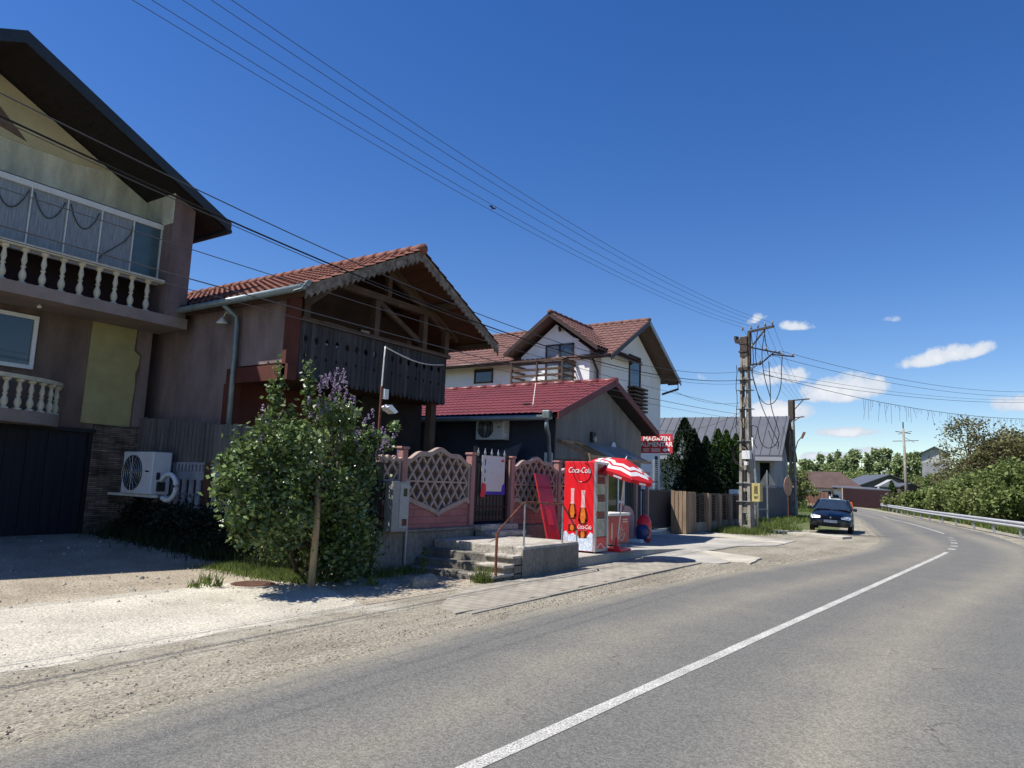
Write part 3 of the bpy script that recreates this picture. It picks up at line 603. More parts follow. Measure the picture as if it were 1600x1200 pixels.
# window, garage, claddings
wn = MB().box((-16.5, 5.0, 3.66), (-16.42, 6.64, 3.74)).box((-16.5, 5.0, 4.70), (-16.42, 6.64, 4.78)).box((-16.5, 6.56, 3.74), (-16.42, 6.64, 4.70)).box((-16.5, 5.0, 3.74), (-16.42, 5.08, 4.70)).box((-16.5, 5.8, 3.74), (-16.42, 5.86, 4.7)).build('window', MT['whitepvc'], h)
MB().box((-16.49, 5.08, 3.74), (-16.46, 6.56, 4.70)).build('pane', glass_mat('reflecting_pane', (.03, .045, .05), .04), wn)
dg = MB()
for k in range(24): dg.box((-16.5, 3.2+k*.196, .16), (-16.47-(k % 2)*.012, 3.2+k*.196+.19, 2.47))
dgo = dg.build('garage_door', MT['garagedoor'], h)
MB().box((-16.52, 3.1, 2.44), (-16.35, 8.02, 2.52)).box((-16.5, 7.91, .1), (-16.42, 7.99, 2.44)).build('door_frame', MT['black'], h)
MB().box((-16.5, 8.0, .0), (-16.43, 9.12, 2.64)).build('stone_cladding', STONE, h)
MB().prism([(-16.5, y, z) for y, z in [(7.72, 2.66), (8.80, 2.64), (8.80, 3.2), (8.83, 3.6), (8.80, 3.9), (8.86, 4.1), (8.87, 4.32), (8.72, 4.42), (8.74, 4.95), (7.74, 4.93)]], (.025, 0, 0)).build('yellow_render', MT['olive'], h)
MB().prism([(-16.5, y, z) for y, z in [(8.85, 2.66), (9.12, 2.66), (9.12, 4.93), (8.78, 4.93), (8.78, 4.45), (8.90, 4.35), (8.90, 4.0), (8.85, 3.6)]], (.02, 0, 0)).build('grey_render', MT['mauve'], h)
MB().lathe((-15.9, 6.4, 4.86), [(.03, 0), (.05, .03), (.02, .07)], 10).build('ceiling_lamp', MT['white'], h)

# outdoor unit on bracket
def ac_unit(label, x0, y0, z0, wd, dp, ht, logo=True):
    t = thing('air_conditioner', label, 'air conditioner', (x0+wd/2, y0+dp/2, z0))
    MB().box((x0, y0, z0), (x0+wd, y0+dp, z0+ht)).build('casing', MT['acwhite'], t, bevel=.02)
    cx = x0+wd*.36; cz = z0+ht*.5; r = min(ht*.42, wd*.33)
    MB().disc((cx, y0-.002, cz), (0, -1, 0), r, .012, 32).build('fan_recess', MT['grille'], t)
    f = MB()
    for k in range(5):
        a = k*2*math.pi/5; f.prism([(cx+math.cos(a)*.03, y0-.016, cz+math.sin(a)*.03), (cx+math.cos(a-.2)*r*.8, y0-.016, cz+math.sin(a-.2)*r*.8), (cx+math.cos(a+.35)*r*.85, y0-.016, cz+math.sin(a+.35)*r*.85)], (0, -.004, 0))
    f.disc((cx, y0-.014, cz), (0, -1, 0), .05, .012, 16); f.build('fan', MT['grille'], t)
    gq = MB()
    for q in (1.0, .8, .6, .4, .2): gq.tube([(cx+r*q*math.cos(k*math.pi/12), y0-.028, cz+r*q*math.sin(k*math.pi/12)) for k in range(25)], .004, 4, False)
    for k in range(8): a = k*math.pi/8; gq.tube([(cx-r*math.cos(a), y0-.028, cz-r*math.sin(a)), (cx+r*math.cos(a), y0-.028, cz+r*math.sin(a))], .004, 4)
    gq.disc((cx, y0-.028, cz), (0, -1, 0), .045, .008, 16)
    gq.build('grille', MT['silver'], t)
    MB().box((x0+wd*.78, y0-.004, z0+ht*.52), (x0+wd*.9, y0, z0+ht*.56)).build('badge', MT['black'], t)
    MB().box((x0+wd, y0+dp*.25, z0+ht*.35), (x0+wd+.006, y0+dp*.45, z0+ht*.52)).box((x0+wd, y0+dp*.3, z0+ht*.08), (x0+wd+.05, y0+dp*.7, z0+ht*.3)).build('service_cover', MT['grille'] if ht > .8 else MT['acwhite'], t)
    return t
t_ = ac_unit('large white air conditioner outdoor unit on a bracket beside the stone cladding', -15.78, 8.38, 1.16, 1.17, .42, .9)
MB().box((-16.5, 8.45, 1.1), (-14.5, 8.5, 1.155)).box((-16.5, 8.7, 1.1), (-14.5, 8.75, 1.155)).build('bracket', MT['whitemetal'], t_)
tag(MB().tube([(-13.9+.27*math.cos(a)*1.1-.35, 8.55, 1.18+.27*math.sin(a)+.15) for a in [math.pi*.85-k*math.pi*1.55/20 for k in range(21)]], .05, 8).build('hose', MT['acwhite'], smooth=True), 'coiled white insulated hose hanging beside the large air conditioner unit', 'hose')

# boundary fence between the houses, facing the camera side
bf = thing('boundary_fence', 'grey wooden slat fence above pale ornamental concrete panels between the two left houses', 'fence', (-13, 9.0, .1))
mb = MB()
for k in range(44):
    x = -16.4+k*.155; zt = 2.87-(x+16.3)*.062+random.uniform(-.02, .02); mb.box((x, 8.98+random.uniform(0, .01), 1.86-(x+16)*.01), (x+.135, 9.0, zt))
mb.box((-16.4, 9.0, 2.3), (-9.6, 9.03, 2.36)).build('wood_slats', MT['greywood'], bf)
for (a, b_) in [(-14.9, -13.62), (-13.36, -12.0), (-11.75, -10.4)]:
    p = MB(); nn = 5; wv = (b_-a)/nn
    p.box((a, 8.98, .5), (b_, 9.02, .95)); p.box((a, 8.98, 1.5), (b_, 9.02, 1.68)); p.box((a, 8.98, 1.18), (b_, 9.02, 1.2))
    for k in range(nn+1): p.box((max(a, a+k*wv-.06), 8.98, .95), (min(b_, a+k*wv+.06), 9.02, 1.5))
    for k in range(nn*2+1): p.tube([(a+k*wv/2, 8.97, 1.68), (a+k*wv/2, 8.97, 1.84)], .035, 6)
    for k in range(nn): p.tube([(a+(k+.5)*wv+math.cos(q)*wv*.38, 8.97, .75+math.sin(q)*.14) for q in [math.pi*i/8 for i in range(9)]], .018, 5)
    p.box((a, 8.96, 1.82), (b_, 9.03, 1.87)); p.build('ornamental_panel', MT['ornconc'], bf)
for x in (-13.61, -11.99): MB().box((x, 8.93, .1), (x+.23, 9.05, 1.87)).build('post', MT['brownwood'], bf)
MB().box((-16.4, 8.9, .0), (-9.3, 9.06, .62)).build('base_wall', MT['oldshadeconc'], bf)

# ------------------------------------------------------------------ wooden balcony house
h2 = thing('wooden_balcony_house', 'house with clay tile roof and weathered wooden balcony under an open gable', 'house', (-12, 12.3, 0))
MB().box((-22, 9.5, 3.85), (-13.6, 15.1, 5.62)).box((-22, 9.5, -.1), (-13.9, 15.1, 3.85)).build('wall', MT['mauve'], h2)
MB().box((-13.598, 9.52, 4.0), (-12.0, 9.62, 5.62)).build('side_wall', MT['mauve'], h2)
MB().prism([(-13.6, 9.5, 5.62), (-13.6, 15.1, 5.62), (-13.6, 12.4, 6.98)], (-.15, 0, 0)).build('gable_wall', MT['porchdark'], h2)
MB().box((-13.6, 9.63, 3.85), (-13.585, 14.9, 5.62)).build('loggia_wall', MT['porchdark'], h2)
MB().box((-12.06, 9.44, 3.66), (-11.94, 9.76, 5.4)).build('corner_pillar', MT['redpaint'], h2)
MB().box((-13.9, 9.44, 3.62), (-11.86, 9.66, 3.95)).box((-13.96, 9.44, .1), (-13.7, 9.7, 3.62)).build('lower_beam', MT['redpaint'], h2)
MB().box((-13.9, 9.67, 3.70), (-12.02, 14.8, 3.84)).build('balcony_floor', MT['beamwood'], h2)
MB().box((-14.0, 9.72, .1), (-13.88, 12.6, 3.7)).build('porch_wall', MT['redpaint'], h2)
MB().box((-13.88, 10.5, 1.1), (-13.84, 11.9, 2.3)).build('porch_window', MT['darkglass'], h2)
MB().box((-13.95, 12.6, .1), (-12.9, 14.9, 3.7)).build('porch_shade_block', MT['darkslatshade'], h2)  # solid dark block standing in for the shaded recess under the balcony
MB().box((-12.3, 14.35, .1), (-12.1, 14.55, 3.7)).build('porch_post', MT['beamwood'], h2)
# plank balustrade: every plank with half-diamond notches and a pointed foot
def plank_run(p0, p1, par, z0=3.70, z1=4.93, thick=.03):
    p0 = Vector(p0); p1 = Vector(p1); Lh = (p1-p0).length; d = (p1-p0)/Lh; nrm = Vector((d.y, -d.x, 0)); n = int(Lh/.148); wv = Lh/n; mb = MB()
    for k in range(n):
        a = k*wv+.004; b_ = (k+1)*wv-.004; zb = z0+random.uniform(-.02, .02)
        h1, h2x = (.055, .032) if k % 2 else (0, 0)
        Lp = [(a, z1), (a, 4.67), (a+h1, 4.60), (a+h1, 4.55), (a, 4.48), (a, 4.25), (a+h2x, 4.20), (a, 4.15), (a, zb+.08)]
        g1, g2x = (0, 0) if k % 2 else (.055, .032)
        Rp = [(b_, zb+.08), (b_, 4.15), (b_-g2x, 4.20), (b_, 4.25), (b_, 4.48), (b_-g1, 4.55), (b_-g1, 4.60), (b_, 4.67), (b_, z1)]
        foot = [(a+wv*.2, zb+.0), ((a+b_)/2, zb-.035), (b_-wv*.2, zb+.0)]
        o_ = nrm*random.uniform(-.004, .004)
        mb.prism([p0+d*u+o_+Vector((0, 0, z)) for u, z in Lp+foot+Rp], nrm*thick)
    return mb.build('plank_balustrade', MT['blackwood'], par)
plank_run((-11.98, 9.78, 0), (-11.98, 14.7, 0), h2)
plank_run((-11.98, 14.7, 0), (-13.5, 14.7, 0), h2)
plank_run((-12.6, 9.76, 0), (-12.0, 9.76, 0), h2)
MB().box((-12.06, 9.76, 4.93), (-11.88, 14.78, 5.02)).box((-13.5, 14.66, 4.93), (-12.06, 14.78, 5.02)).build('rail', MT['beamwood'], h2)
# timber frame
for y in (9.9, 12.0, 13.75, 14.66): MB().box((-12.08, y-.08, 5.02), (-11.92, y+.08, 5.66 if abs(y-12.3) > 2 else 5.9)).build('post', MT['beamwood'], h2)
MB().box((-12.1, 9.4, 5.66), (-11.94, 15.3, 5.80)).build('tie_beam', MT['beamwood'], h2) if False else None
tb = MB().bar((-12.02, 10.6, 6.0), (-12.02, 14.2, 6.0), .14, .16)
tb.build('tie_beam', MT['beamwood'], h2)
MB().bar((-12.02, 12.4, 6.0), (-12.02, 12.4, 6.85), .13, .13).build('king_post', MT['beamwood'], h2)
for a, b_ in [((12.4, 6.72), (14.9, 5.55)), ((11.95, 5.95), (13.6, 5.2)), ((9.6, 5.5), (12.4, 6.9)), ((12.4, 6.9), (15.2, 5.5)), ((10.7, 5.95), (9.95, 5.35))]:
    MB().bar((-12.02, *a), (-12.02, *b_), .1, .13).build('brace', MT['beamwood'], h2)
for (y, zz) in [(9.3, 5.36), (10.85, 6.14), (13.95, 6.14), (15.5, 5.36)]: MB().bar((-22, y, zz), (-11.1, y, zz), .14, .14).build('purlin', MT['beamwood'], h2)
MB().bar((-22, 12.4, 6.88), (-11.1, 12.4, 6.88), .14, .16).build('purlin', MT['beamwood'], h2)
for (y0, y1, z0, z1, m) in [(10.35, 11.2, 4.0, 5.45, 'whitepvc'), (11.75, 12.5, 4.9, 5.5, 'whitepvc'), (13.0, 13.6, 4.5, 5.55, 'whitepvc')]:
    f = MB().box((-13.6, y0, z0), (-13.55, y0+.06, z1)).box((-13.6, y1-.06, z0), (-13.55, y1, z1)).box((-13.6, y0, z1-.06), (-13.55, y1, z1)).box((-13.6, y0, z0), (-13.55, y1, z0+.06)).build('window', MT[m], h2)
    MB().box((-13.6, y0+.06, z0+.06), (-13.57, y1-.06, z1-.06)).build('pane', MT['darkglass'], f)
# roof: ridge y=12.4 z=7.12, eaves y 9.1 / 15.7 z 5.38
rz_, ez_, hy_ = 7.10, 5.40, 3.3
for s_ in (-1, 1):
    MB().prism([(-22.5, 12.4, rz_-.06), (-22.5, 12.4+s_*hy_, ez_-.06), (-22.5, 12.4+s_*hy_, ez_-.02), (-22.5, 12.4, rz_-.02)], (11.45, 0, 0)).build('roof_boards', MT['brownwood'], h2)
sl_ = math.hypot(hy_, rz_-ez_)
rt = tiles(MB(), (-22.5, 12.4-hy_-.05, ez_), (1, 0, 0), (0, hy_, rz_-ez_), 11.55, sl_+.05); tiles(rt, (-10.95, 12.4+hy_+.05, ez_), (-1, 0, 0), (0, -hy_, rz_-ez_), 11.55, sl_+.05)
rt = rt.build('tile_roof', MT['tilered'], h2)
ridge_caps(MB(), (-10.92, 12.4, rz_+.05), (-22.5, 12.4, rz_+.05), .11).build('ridge_tiles', MT['tilered'], h2, smooth=True)
for s_ in (-1, 1):   # scalloped bargeboards
    n_ = 22; top = []; bot = []
    for k in range(n_*4+1):
        u_ = k/(n_*4); y = 12.4+s_*u_*(hy_+.05); z = rz_-.0-(rz_-ez_)*u_
        top.append((-11.02, y, z)); bot.append((-11.02, y, z-.29+.075*abs(math.sin(k*math.pi/4))))
    bo = MB()
    for k in range(n_*4): bo.prism([top[k], top[k+1], bot[k+1], bot[k]], (.035, 0, 0))
    bo.build('bargeboard', MT['barge'], h2)
MB().tube([(-22.4, 9.02, 5.30), (-11.05, 9.02, 5.36)], .075, 10).build('gutter', MT['zinc'], h2, smooth=True)
MB().prism([(-11.25, 8.93, 5.28), (-11.0, 8.93, 5.30), (-10.95, 9.05, 5.5), (-11.2, 9.12, 5.5)], (0, .12, 0)).build('gutter_end', MT['zinc'], h2)
MB().tube([(-13.66, 9.05, 5.3), (-13.66, 9.38, 5.1), (-13.62, 9.40, 4.9), (-13.58, 9.40, .4)], .06, 10).build('downpipe', MT['zinc'], h2, smooth=True)
t_ = thing('wall_lamp', 'small white bell-shaped lamp on the mauve wall by the downpipe', 'lamp', (-14.0, 9.4, 5.1))
MB().tube([(-14.0, 9.5, 5.2), (-14.0, 9.36, 5.24), (-14.0, 9.30, 5.12)], .014, 6).build('arm', MT['white'], t_)
MB().lathe((-14.0, 9.28, 4.95), [(.13, 0), (.12, .03), (.07, .09), (.03, .16)], 14).build('shade', MT['whitemetal'], t_, smooth=True)
# mast with cable
t_ = thing('cable_mast', 'thin rusty mast with a bent white conduit and small floodlight behind the lilac', 'mast', (-9.2, 9.45, .7))
MB().tube([(-9.2, 9.45, .7), (-9.2, 9.47, 3.35)], .022, 8).build('pole', MT['rust'], t_)
MB().tube([(-9.2, 9.47, 3.33), (-9.2, 9.49, 3.9), (-9.22, 9.52, 4.05), (-9.3, 9.6, 4.12)] + [(-9.3-2.65*k/8, 9.6+5.0*k/8, 4.12+.62*k/8-.12*math.sin(math.pi*k/8)) for k in range(1, 9)], .014, 6).build('conduit', MT['whitemetal'], t_)
MB().box((-9.22, 9.49, 3.12), (-9.14, 9.60, 3.3)).build('junction_box', MT['acwhite'], t_)
MB().prism([(-9.24, 9.50, 2.96), (-9.24, 9.72, 2.86), (-9.24, 9.80, 2.90), (-9.24, 9.62, 3.02)], (.18, 0, 0)).build('floodlight', MT['white'], t_)

# ------------------------------------------------------------------ front fence, gate, stairs
bw = thing('retaining_wall', 'stained concrete base wall carrying the pink lattice fence', 'wall', (-9, 10.7, 0))
MB().box((-9.22, 9.25, -.05), (-8.9, 12.12, .70)).build('wall', MT['oldshadeconc'], bw, bevel=.02)
MB().box((-9.2, 9.28, .70), (-8.86, 12.1, .75)).build('cap', MT['oldshadeconc'], bw, bevel=.015)
MB().box((-9.22, 13.45, -.05), (-8.9, 17.2, .72)).build('wall', MT['oldshadeconc'], bw, bevel=.02)
MB().tube([(-8.87, 9.98, 0), (-8.87, 9.98, .75)], .03, 8).build('conduit', MT['greysteel'], bw)
pf = thing('lattice_fence', 'pink precast concrete fence with arched lattice panels above block-patterned boards', 'fence', (-9, 12, .7))
latback = mat('dark_brown_recess', (.085, .05, .036), .9, .3, 3, .2)  # backing in a darker brown than the lattice bars
def fpost(y):
    MB().box((-9.09, y-.07, .70), (-8.93, y+.07, 2.22)).box((-9.11, y-.09, 2.22), (-8.91, y+.09, 2.27)).build('post', MT['pinkfence'], pf, bevel=.015)
def panel(y0, y1, arch=.2, peak=None, lo=.0):
    c_ = (y0+y1)/2 if peak is None else peak; hw = (y1-y0)/2
    def top(y): u = (y-c_)/hw; return 2.06+arch*max(0, math.cos(min(1, abs(u))*math.pi/2))**1.3+.035*math.cos(u*10)
    def bot(y): u = min(1, abs((y-c_)/hw)); return 1.02+(.30*u**.8 if u < .72 else .23+.05*math.sin((u-.72)/.28*math.pi))
    mb = MB(); n = 28; ysn = [y0+(y1-y0)*k/n for k in range(n+1)]
    for a, b_ in zip(ysn[:-1], ysn[1:]):
        mb.prism([(-9.06, a, top(a)-.09), (-9.06, b_, top(b_)-.09), (-9.06, b_, top(b_)), (-9.06, a, top(a))], (.10, 0, 0))
        mb.prism([(-9.065, a, bot(a)-.05), (-9.065, b_, bot(b_)-.05), (-9.065, b_, bot(b_)+.04), (-9.065, a, bot(a)+.04)], (.11, 0, 0))
    for y in (y0+.02, y1-.02): mb.box((-9.05, y-.03, bot(y)), (-8.97, y+.03, top(y)))
    mb.box((-9.04, y0, 1.62), (-8.985, y1, 1.655))
    sp_ = .262; sl2 = 1.3
    for s_ in (1, -1):
        c0 = y0-2
        while c0 < y1+2:
            seg = None
            for k in range(81):
                z = 1.0+k*1.4/80; y = c0+s_*(z-1.63)/sl2
                ins = y0+.03 < y < y1-.03 and bot(y) < z < top(y)-.04
                if ins and seg is None: seg = (y, z)
                if (not ins or k == 80) and seg is not None:
                    if (z-seg[1]) > .03: mb.bar((-9.015+.004*s_, seg[0], seg[1]), (-9.015+.004*s_, y, z), .045, .05, (1, 0, 0))
                    seg = None
            c0 += sp_
    mb.build('lattice_panel', MT['palefence'], pf)
    bk = MB()
    for a, b_ in zip(ysn[:-1], ysn[1:]): bk.prism([(-9.052, a, bot(a)), (-9.052, b_, bot(b_)), (-9.052, b_, top(b_)-.05), (-9.052, a, top(a)-.05)], (.01, 0, 0))
    bk.build('panel_back', latback, pf)
    MB().prism([(-9.05, y0, .73), (-9.05, y1, .73)]+[(-9.05, y, bot(y)-.04) for y in reversed(ysn)], (.06, 0, 0)).build('block_board', PINKBRICK, pf)
for y in (9.93, 12.06, 13.58, 15.72): fpost(y)
panel(10.0, 11.99, .22); panel(13.65, 15.65, .22); panel(9.3, 9.86, .05, 10.6); panel(15.79, 17.1, .2, 16.9)
t_ = thing('electric_meter_box', 'grey electric meter cabinet mounted at the left end of the pink fence', 'meter box', (-8.85, 9.62, .72))
MB().box((-8.92, 9.42, .74), (-8.72, 9.86, 1.62)).build('cabinet', mat('light_grey_enamel', (.26, .26, .25), .5, .1, 3, .03), t_, bevel=.01)
MB().box((-8.72, 9.60, .80), (-8.712, 9.83, 1.58)).build('door', mat('grey_enamel_door', (.33, .33, .32), .5, .1, 3, .03), t_)
MB().box((-8.712, 9.69, 1.36), (-8.706, 9.78, 1.50)).build('window', MT['darkglass'], t_); MB().box((-8.712, 9.68, .84), (-8.706, 9.80, .96)).build('label_plate', MT['rust'], t_)
t_ = thing('black_gate_post', 'black steel post standing between the lilac and the meter cabinet', 'post', (-9.0, 9.33, .7))
MB().box((-9.06, 9.28, .0), (-8.95, 9.40, 1.95)).build('post', MT['black'], t_); MB().box((-8.95, 9.34, .95), (-8.9, 9.47, .98)).box((-8.95, 9.34, 1.48), (-8.9, 9.47, 1.51)).build('hinge', MT['black'], t_)
g = thing('iron_gate', 'black wrought iron gate with spear tips between two pink fence panels', 'gate', (-9, 12.8, .72))
mb = MB().box((-9.03, 12.16, .80), (-8.99, 12.24, 2.42)).box((-9.03, 13.38, .80), (-8.99, 13.46, 2.3))
for z in (.84, 1.12, 2.12): mb.box((-9.02, 12.24, z), (-9.0, 13.38, z+.035))
mb.build('frame', MT['black'], g)
mb = MB()
for k in range(9):
    y = 12.31+k*.125; mb.tube([(-9.01, y, .86), (-9.01, y, 2.22)], .011, 6)
    if k % 2 == 0: MB().lathe((-9.01, y, 2.2), [(.008, 0), (.02, .05), (.028, .09), (.002, .2)], 8).build('spear_tip', MT['greysteel'], g)
    if k < 8: mb.tube([(-9.01, y+.0625+.045*math.cos(q), 1.0+.045*math.sin(q)) for q in [i*math.pi/6 for i in range(13)]], .007, 5)
mb.build('bars', MT['black'], g)
MB().box((-9.045, 12.26, .86), (-9.035, 13.36, 2.05)).build('backing_sheet', mat('grey_backing_sheet', (.075, .07, .065), .8, .2, 3, .1), g)
t_ = thing('gate_banner', 'pale hanging advertising banner with blue lower edge on the black gate', 'banner', (-8.96, 12.8, 1.4))
MB().box((-8.975, 12.40, 1.42), (-8.965, 13.27, 2.24)).build('cloth', MT['banner'], t_)
MB().prism([(-8.963, 12.56, 1.40), (-8.963, 13.30, 1.40), (-8.963, 13.28, 1.66), (-8.963, 13.18, 1.60), (-8.963, 13.16, 1.47), (-8.963, 12.56, 1.47)], (.003, 0, 0)).build('blue_border', MT['blueprint'], t_)
MB().prism([(-8.962, 12.36, 1.36), (-8.962, 12.50, 1.34), (-8.962, 12.57, 1.44), (-8.962, 12.56, 1.62), (-8.962, 12.42, 1.66)], (.004, 0, 0)).build('red_print', MT['signred'], t_)
MB().box((-8.964, 12.50, 2.02), (-8.961, 12.53, 2.16)).box((-8.964, 12.50, 1.86), (-8.961, 12.53, 1.94)).box((-8.964, 12.50, 1.68), (-8.961, 12.53, 1.76)).build('side_print', MT['bluegrey'], t_)
MB().box((-8.964, 13.12, 2.12), (-8.961, 13.24, 2.17)).build('corner_print', MT['signred'], t_)
# stairs with platform
st = thing('entrance_stairs', 'worn concrete steps and raised platform leading to the black gate', 'stairs', (-7.5, 11.3, 0))
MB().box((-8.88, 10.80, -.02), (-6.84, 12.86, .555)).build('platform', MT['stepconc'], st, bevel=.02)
MB().box((-6.842, 10.78, -.02), (-6.832, 12.85, .50)).build('platform_face', MT['oldshadeconc'], st)
for k, (y, z) in enumerate([(9.98, .13), (10.27, .27), (10.55, .41)]): MB().box((-8.88+k*.0, y, -.02), (-6.84+.02*k-.06, 10.85, z-.05)).build('riser', MT['oldshadeconc'], st); MB().box((-7.40-.04*k, y-.04, z-.05), (-6.86, 10.83, z)).build('step', MT['stepconc'], st, bevel=.015); MB().box((-8.88, y+.02, z-.06), (-7.405-.04*k, 10.83, z-.008)).build('step', MT['oldshadeconc'], st, bevel=.02)  # left part of each tread in darker concrete, standing for the shadow there
MB().box((-8.9, 12.15, .55), (-8.45, 13.45, .66)).box((-8.98, 12.1, .66), (-8.7, 13.5, .78)).build('threshold', MT['stepconc'], st, bevel=.02)
MB().box((-8.9, 12.85, -.02), (-8.4, 13.6, .55)).build('threshold_base', MT['oldshadeconc'], st)
hr = thing('stair_handrail', 'thin rusty handrail along the concrete stairs and platform', 'handrail', (-6.9, 11, .4))
MB().tube([(-6.88, 10.02, .1), (-6.88, 10.02, .83)], .024, 8).build('post', MT['rust'], hr)
for (y, z0, z1) in [(10.87, .55, 1.32), (12.25, .55, 1.27), (12.84, .2, .78)]: MB().tube([(-6.88, y, z0), (-6.88, y, z1)], .016, 8).build('post', MT['greysteel'] if y < 12.9 else MT['rust'], hr)
MB().tube([(-6.88, 10.02, .83), (-6.88, 10.80, 1.31), (-6.88, 10.92, 1.335), (-6.88, 12.25, 1.28), (-6.88, 12.84, .78)], .016, 8).build('rail', MT['rust'], hr)

# ------------------------------------------------------------------ shop
sh = thing('shop_building', 'low grey grocery shop with a shiny red metal tile roof', 'shop', (-10, 20.1, 0))
MB().box((-17.5, 17.3, -.1), (-10.02, 23.2, 3.5)).build('side_wall', MT['bluegrey'], sh)
MB().prism([(-10.02, 17.28, -.1), (-10.02, 23.22, -.1), (-10.02, 23.22, 3.58), (-10.02, 20.1, 4.80), (-10.02, 17.28, 3.60)], (.04, 0, 0)).build('front_wall', MT['shopgrey'], sh)
MB().prism([(-17.5, 17.28, 3.5), (-17.5, 23.22, 3.5), (-17.5, 20.1, 4.8)], (.05, 0, 0)).build('rear_gable', MT['shopgrey'], sh)
rzs, ezs, hs = 4.93, 3.58, 3.5
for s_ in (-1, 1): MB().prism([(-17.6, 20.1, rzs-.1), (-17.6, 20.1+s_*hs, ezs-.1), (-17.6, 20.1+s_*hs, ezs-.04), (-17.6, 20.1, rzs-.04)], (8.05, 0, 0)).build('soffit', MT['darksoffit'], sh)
sls = math.hypot(hs, rzs-ezs)
ro = tiles(MB(), (-17.6, 20.1-hs-.05, ezs), (1, 0, 0), (0, hs, rzs-ezs), 8.12, sls+.05, .2, .35, .022, .02); tiles(ro, (-9.48, 20.1+hs+.05, ezs), (-1, 0, 0), (0, -hs, rzs-ezs), 8.12, sls+.05, .2, .35, .022, .02)
ro.build('metal_tile_roof', MT['redmetal'], sh, smooth=False)
ridge_caps(MB(), (-9.45, 20.1, rzs+.03), (-17.6, 20.1, rzs+.03), .09, .6).build('ridge_cap', MT['redmetal'], sh, smooth=True)
for s_ in (-1, 1): MB().prism([(-9.53, 20.1, rzs-.14), (-9.53, 20.1+s_*(hs+.06), ezs-.16), (-9.53, 20.1+s_*(hs+.06), ezs+.05), (-9.53, 20.1, rzs+.07)], (.05, 0, 0)).build('verge_trim', MT['redtrim'], sh)
MB().tube([(-17.6, 16.5, 3.50), (-9.75, 16.5, 3.47)], .075, 10).build('gutter', MT['zinc'], sh, smooth=True)
MB().box((-9.95, 16.42, 3.42), (-9.72, 16.64, 3.66)).build('gutter_box', MT['zinc'], sh, bevel=.03)
MB().tube([(-9.85, 16.52, 3.42), (-9.85, 16.54, 3.18), (-9.92, 16.75, 3.02), (-10.1, 17.1, 2.75), (-10.12, 17.18, 2.6), (-10.12, 17.2, .5)], .06, 10).build('downpipe', MT['zinc'], sh, smooth=True)
MB().tube([(-11.0, 17.3, 3.55), (-10.6, 17.0, 3.9), (-10.9, 17.6, 4.6)], .012, 5).build('antenna_wire', MT['whitemetal'], sh)
MB().box((-11.2, 17.4, 3.82), (-10.98, 17.6, 3.99)).build('roof_box', MT['black'], sh)
# entrance
MB().box((-9.98, 17.75, .2), (-9.93, 18.7, 2.3)).build('wooden_door', MT['doorwood'], sh)
mb = MB()
for k in range(22): mb.box((-9.98, 21.85+k*.062, .15), (-9.95-(k % 2)*.012, 21.85+k*.062+.06, 2.15))
mb.build('corrugated_front', MT['shopblack'], sh)
MB().box((-9.98, 20.62, .15), (-9.955, 21.28, 2.16)).build('door_opening', MT['darkglass'], sh)
f = MB().box((-9.98, 21.28, .15), (-9.93, 21.36, 2.12)).box((-9.98, 21.72, .15), (-9.93, 21.8, 2.12)).box((-9.98, 21.36, 2.04), (-9.93, 21.72, 2.12)).box((-9.98, 21.36, 1.15), (-9.93, 21.72, 1.22)).build('white_door', MT['whitepvc'], sh)
MB().box((-9.98, 21.36, 1.22), (-9.95, 21.72, 2.04)).build('pane', MT['glass'], f)
st_ = MB()
for k in range(6): st_.box((-9.95, 21.38, .3+k*.15), (-9.945, 21.52, .38+k*.15)); st_.box((-9.95, 21.56, .3+k*.15), (-9.945, 21.70, .38+k*.15))
st_.build('price_stickers', MT['signred'], f)
MB().box((-9.98, 20.5, 2.17), (-9.86, 22.5, 2.42)).build('red_band', MT['pinkfence'], sh)
for y in (22.42, 23.40): MB().box((-9.86, y-.05, .1), (-9.76, y+.05, 2.18)).build('post', MT['pinkpost'], sh)
MB().box((-9.88, 22.3, 2.14), (-9.74, 23.5, 2.22)).build('lintel', MT['pinkpost'], sh)
t_ = thing('wall_light', 'round bulkhead light on the grey shop gable', 'light', (-9.95, 19.45, 3.1))
MB().box((-9.98, 19.33, 3.0), (-9.88, 19.57, 3.3)).build('backplate', MT['grille'], t_, bevel=.02); MB().disc((-9.88, 19.45, 3.08), (1, 0, 0), .09, .05, 18).build('lens', mat('frosted_lens', (.35, .33, .25), .4, .1, 4, 0), t_)
t_ = thing('round_sign', 'blank white round sign on the grey shop gable', 'sign', (-9.9, 20.92, 2.9))
MB().disc((-9.95, 20.92, 2.9), (1, 0, 0), .17, .03, 28, 1.15).build('face', mat('pale_blue_white', (.55, .62, .70), .5, .05), t_)
MB().box((-9.98, 20.9, 2.86), (-9.95, 20.94, 2.94)).build('bracket', MT['black'], t_)
cn_ = thing('entrance_canopy', 'grey polycarbonate canopy on a wooden frame above the shop entrance', 'canopy', (-9.5, 19, 2.6))
c0, c1, cz0, cz1 = -9.97, -8.95, 2.95, 2.52
MB().bar((c0, 17.35, cz0-.04), (c1, 17.35, cz1-.04), .05, .1).bar((c0, 17.35, 2.32), (c1, 17.35, 2.32), .05, .14).bar((c1, 17.35, cz1-.05), (c1, 21.6, cz1-.05), .06, .08).bar((c0+.03, 17.35, cz0-.05), (c0+.03, 21.6, cz0-.05), .05, .08).bar((c1, 17.35, cz1-.03), (c1, 17.35, .2), .08, .08).bar((c1, 17.35, 2.3), (c1, 19.2, 2.3), .05, .12).build('timber_frame', MT['plankwood'], cn_)
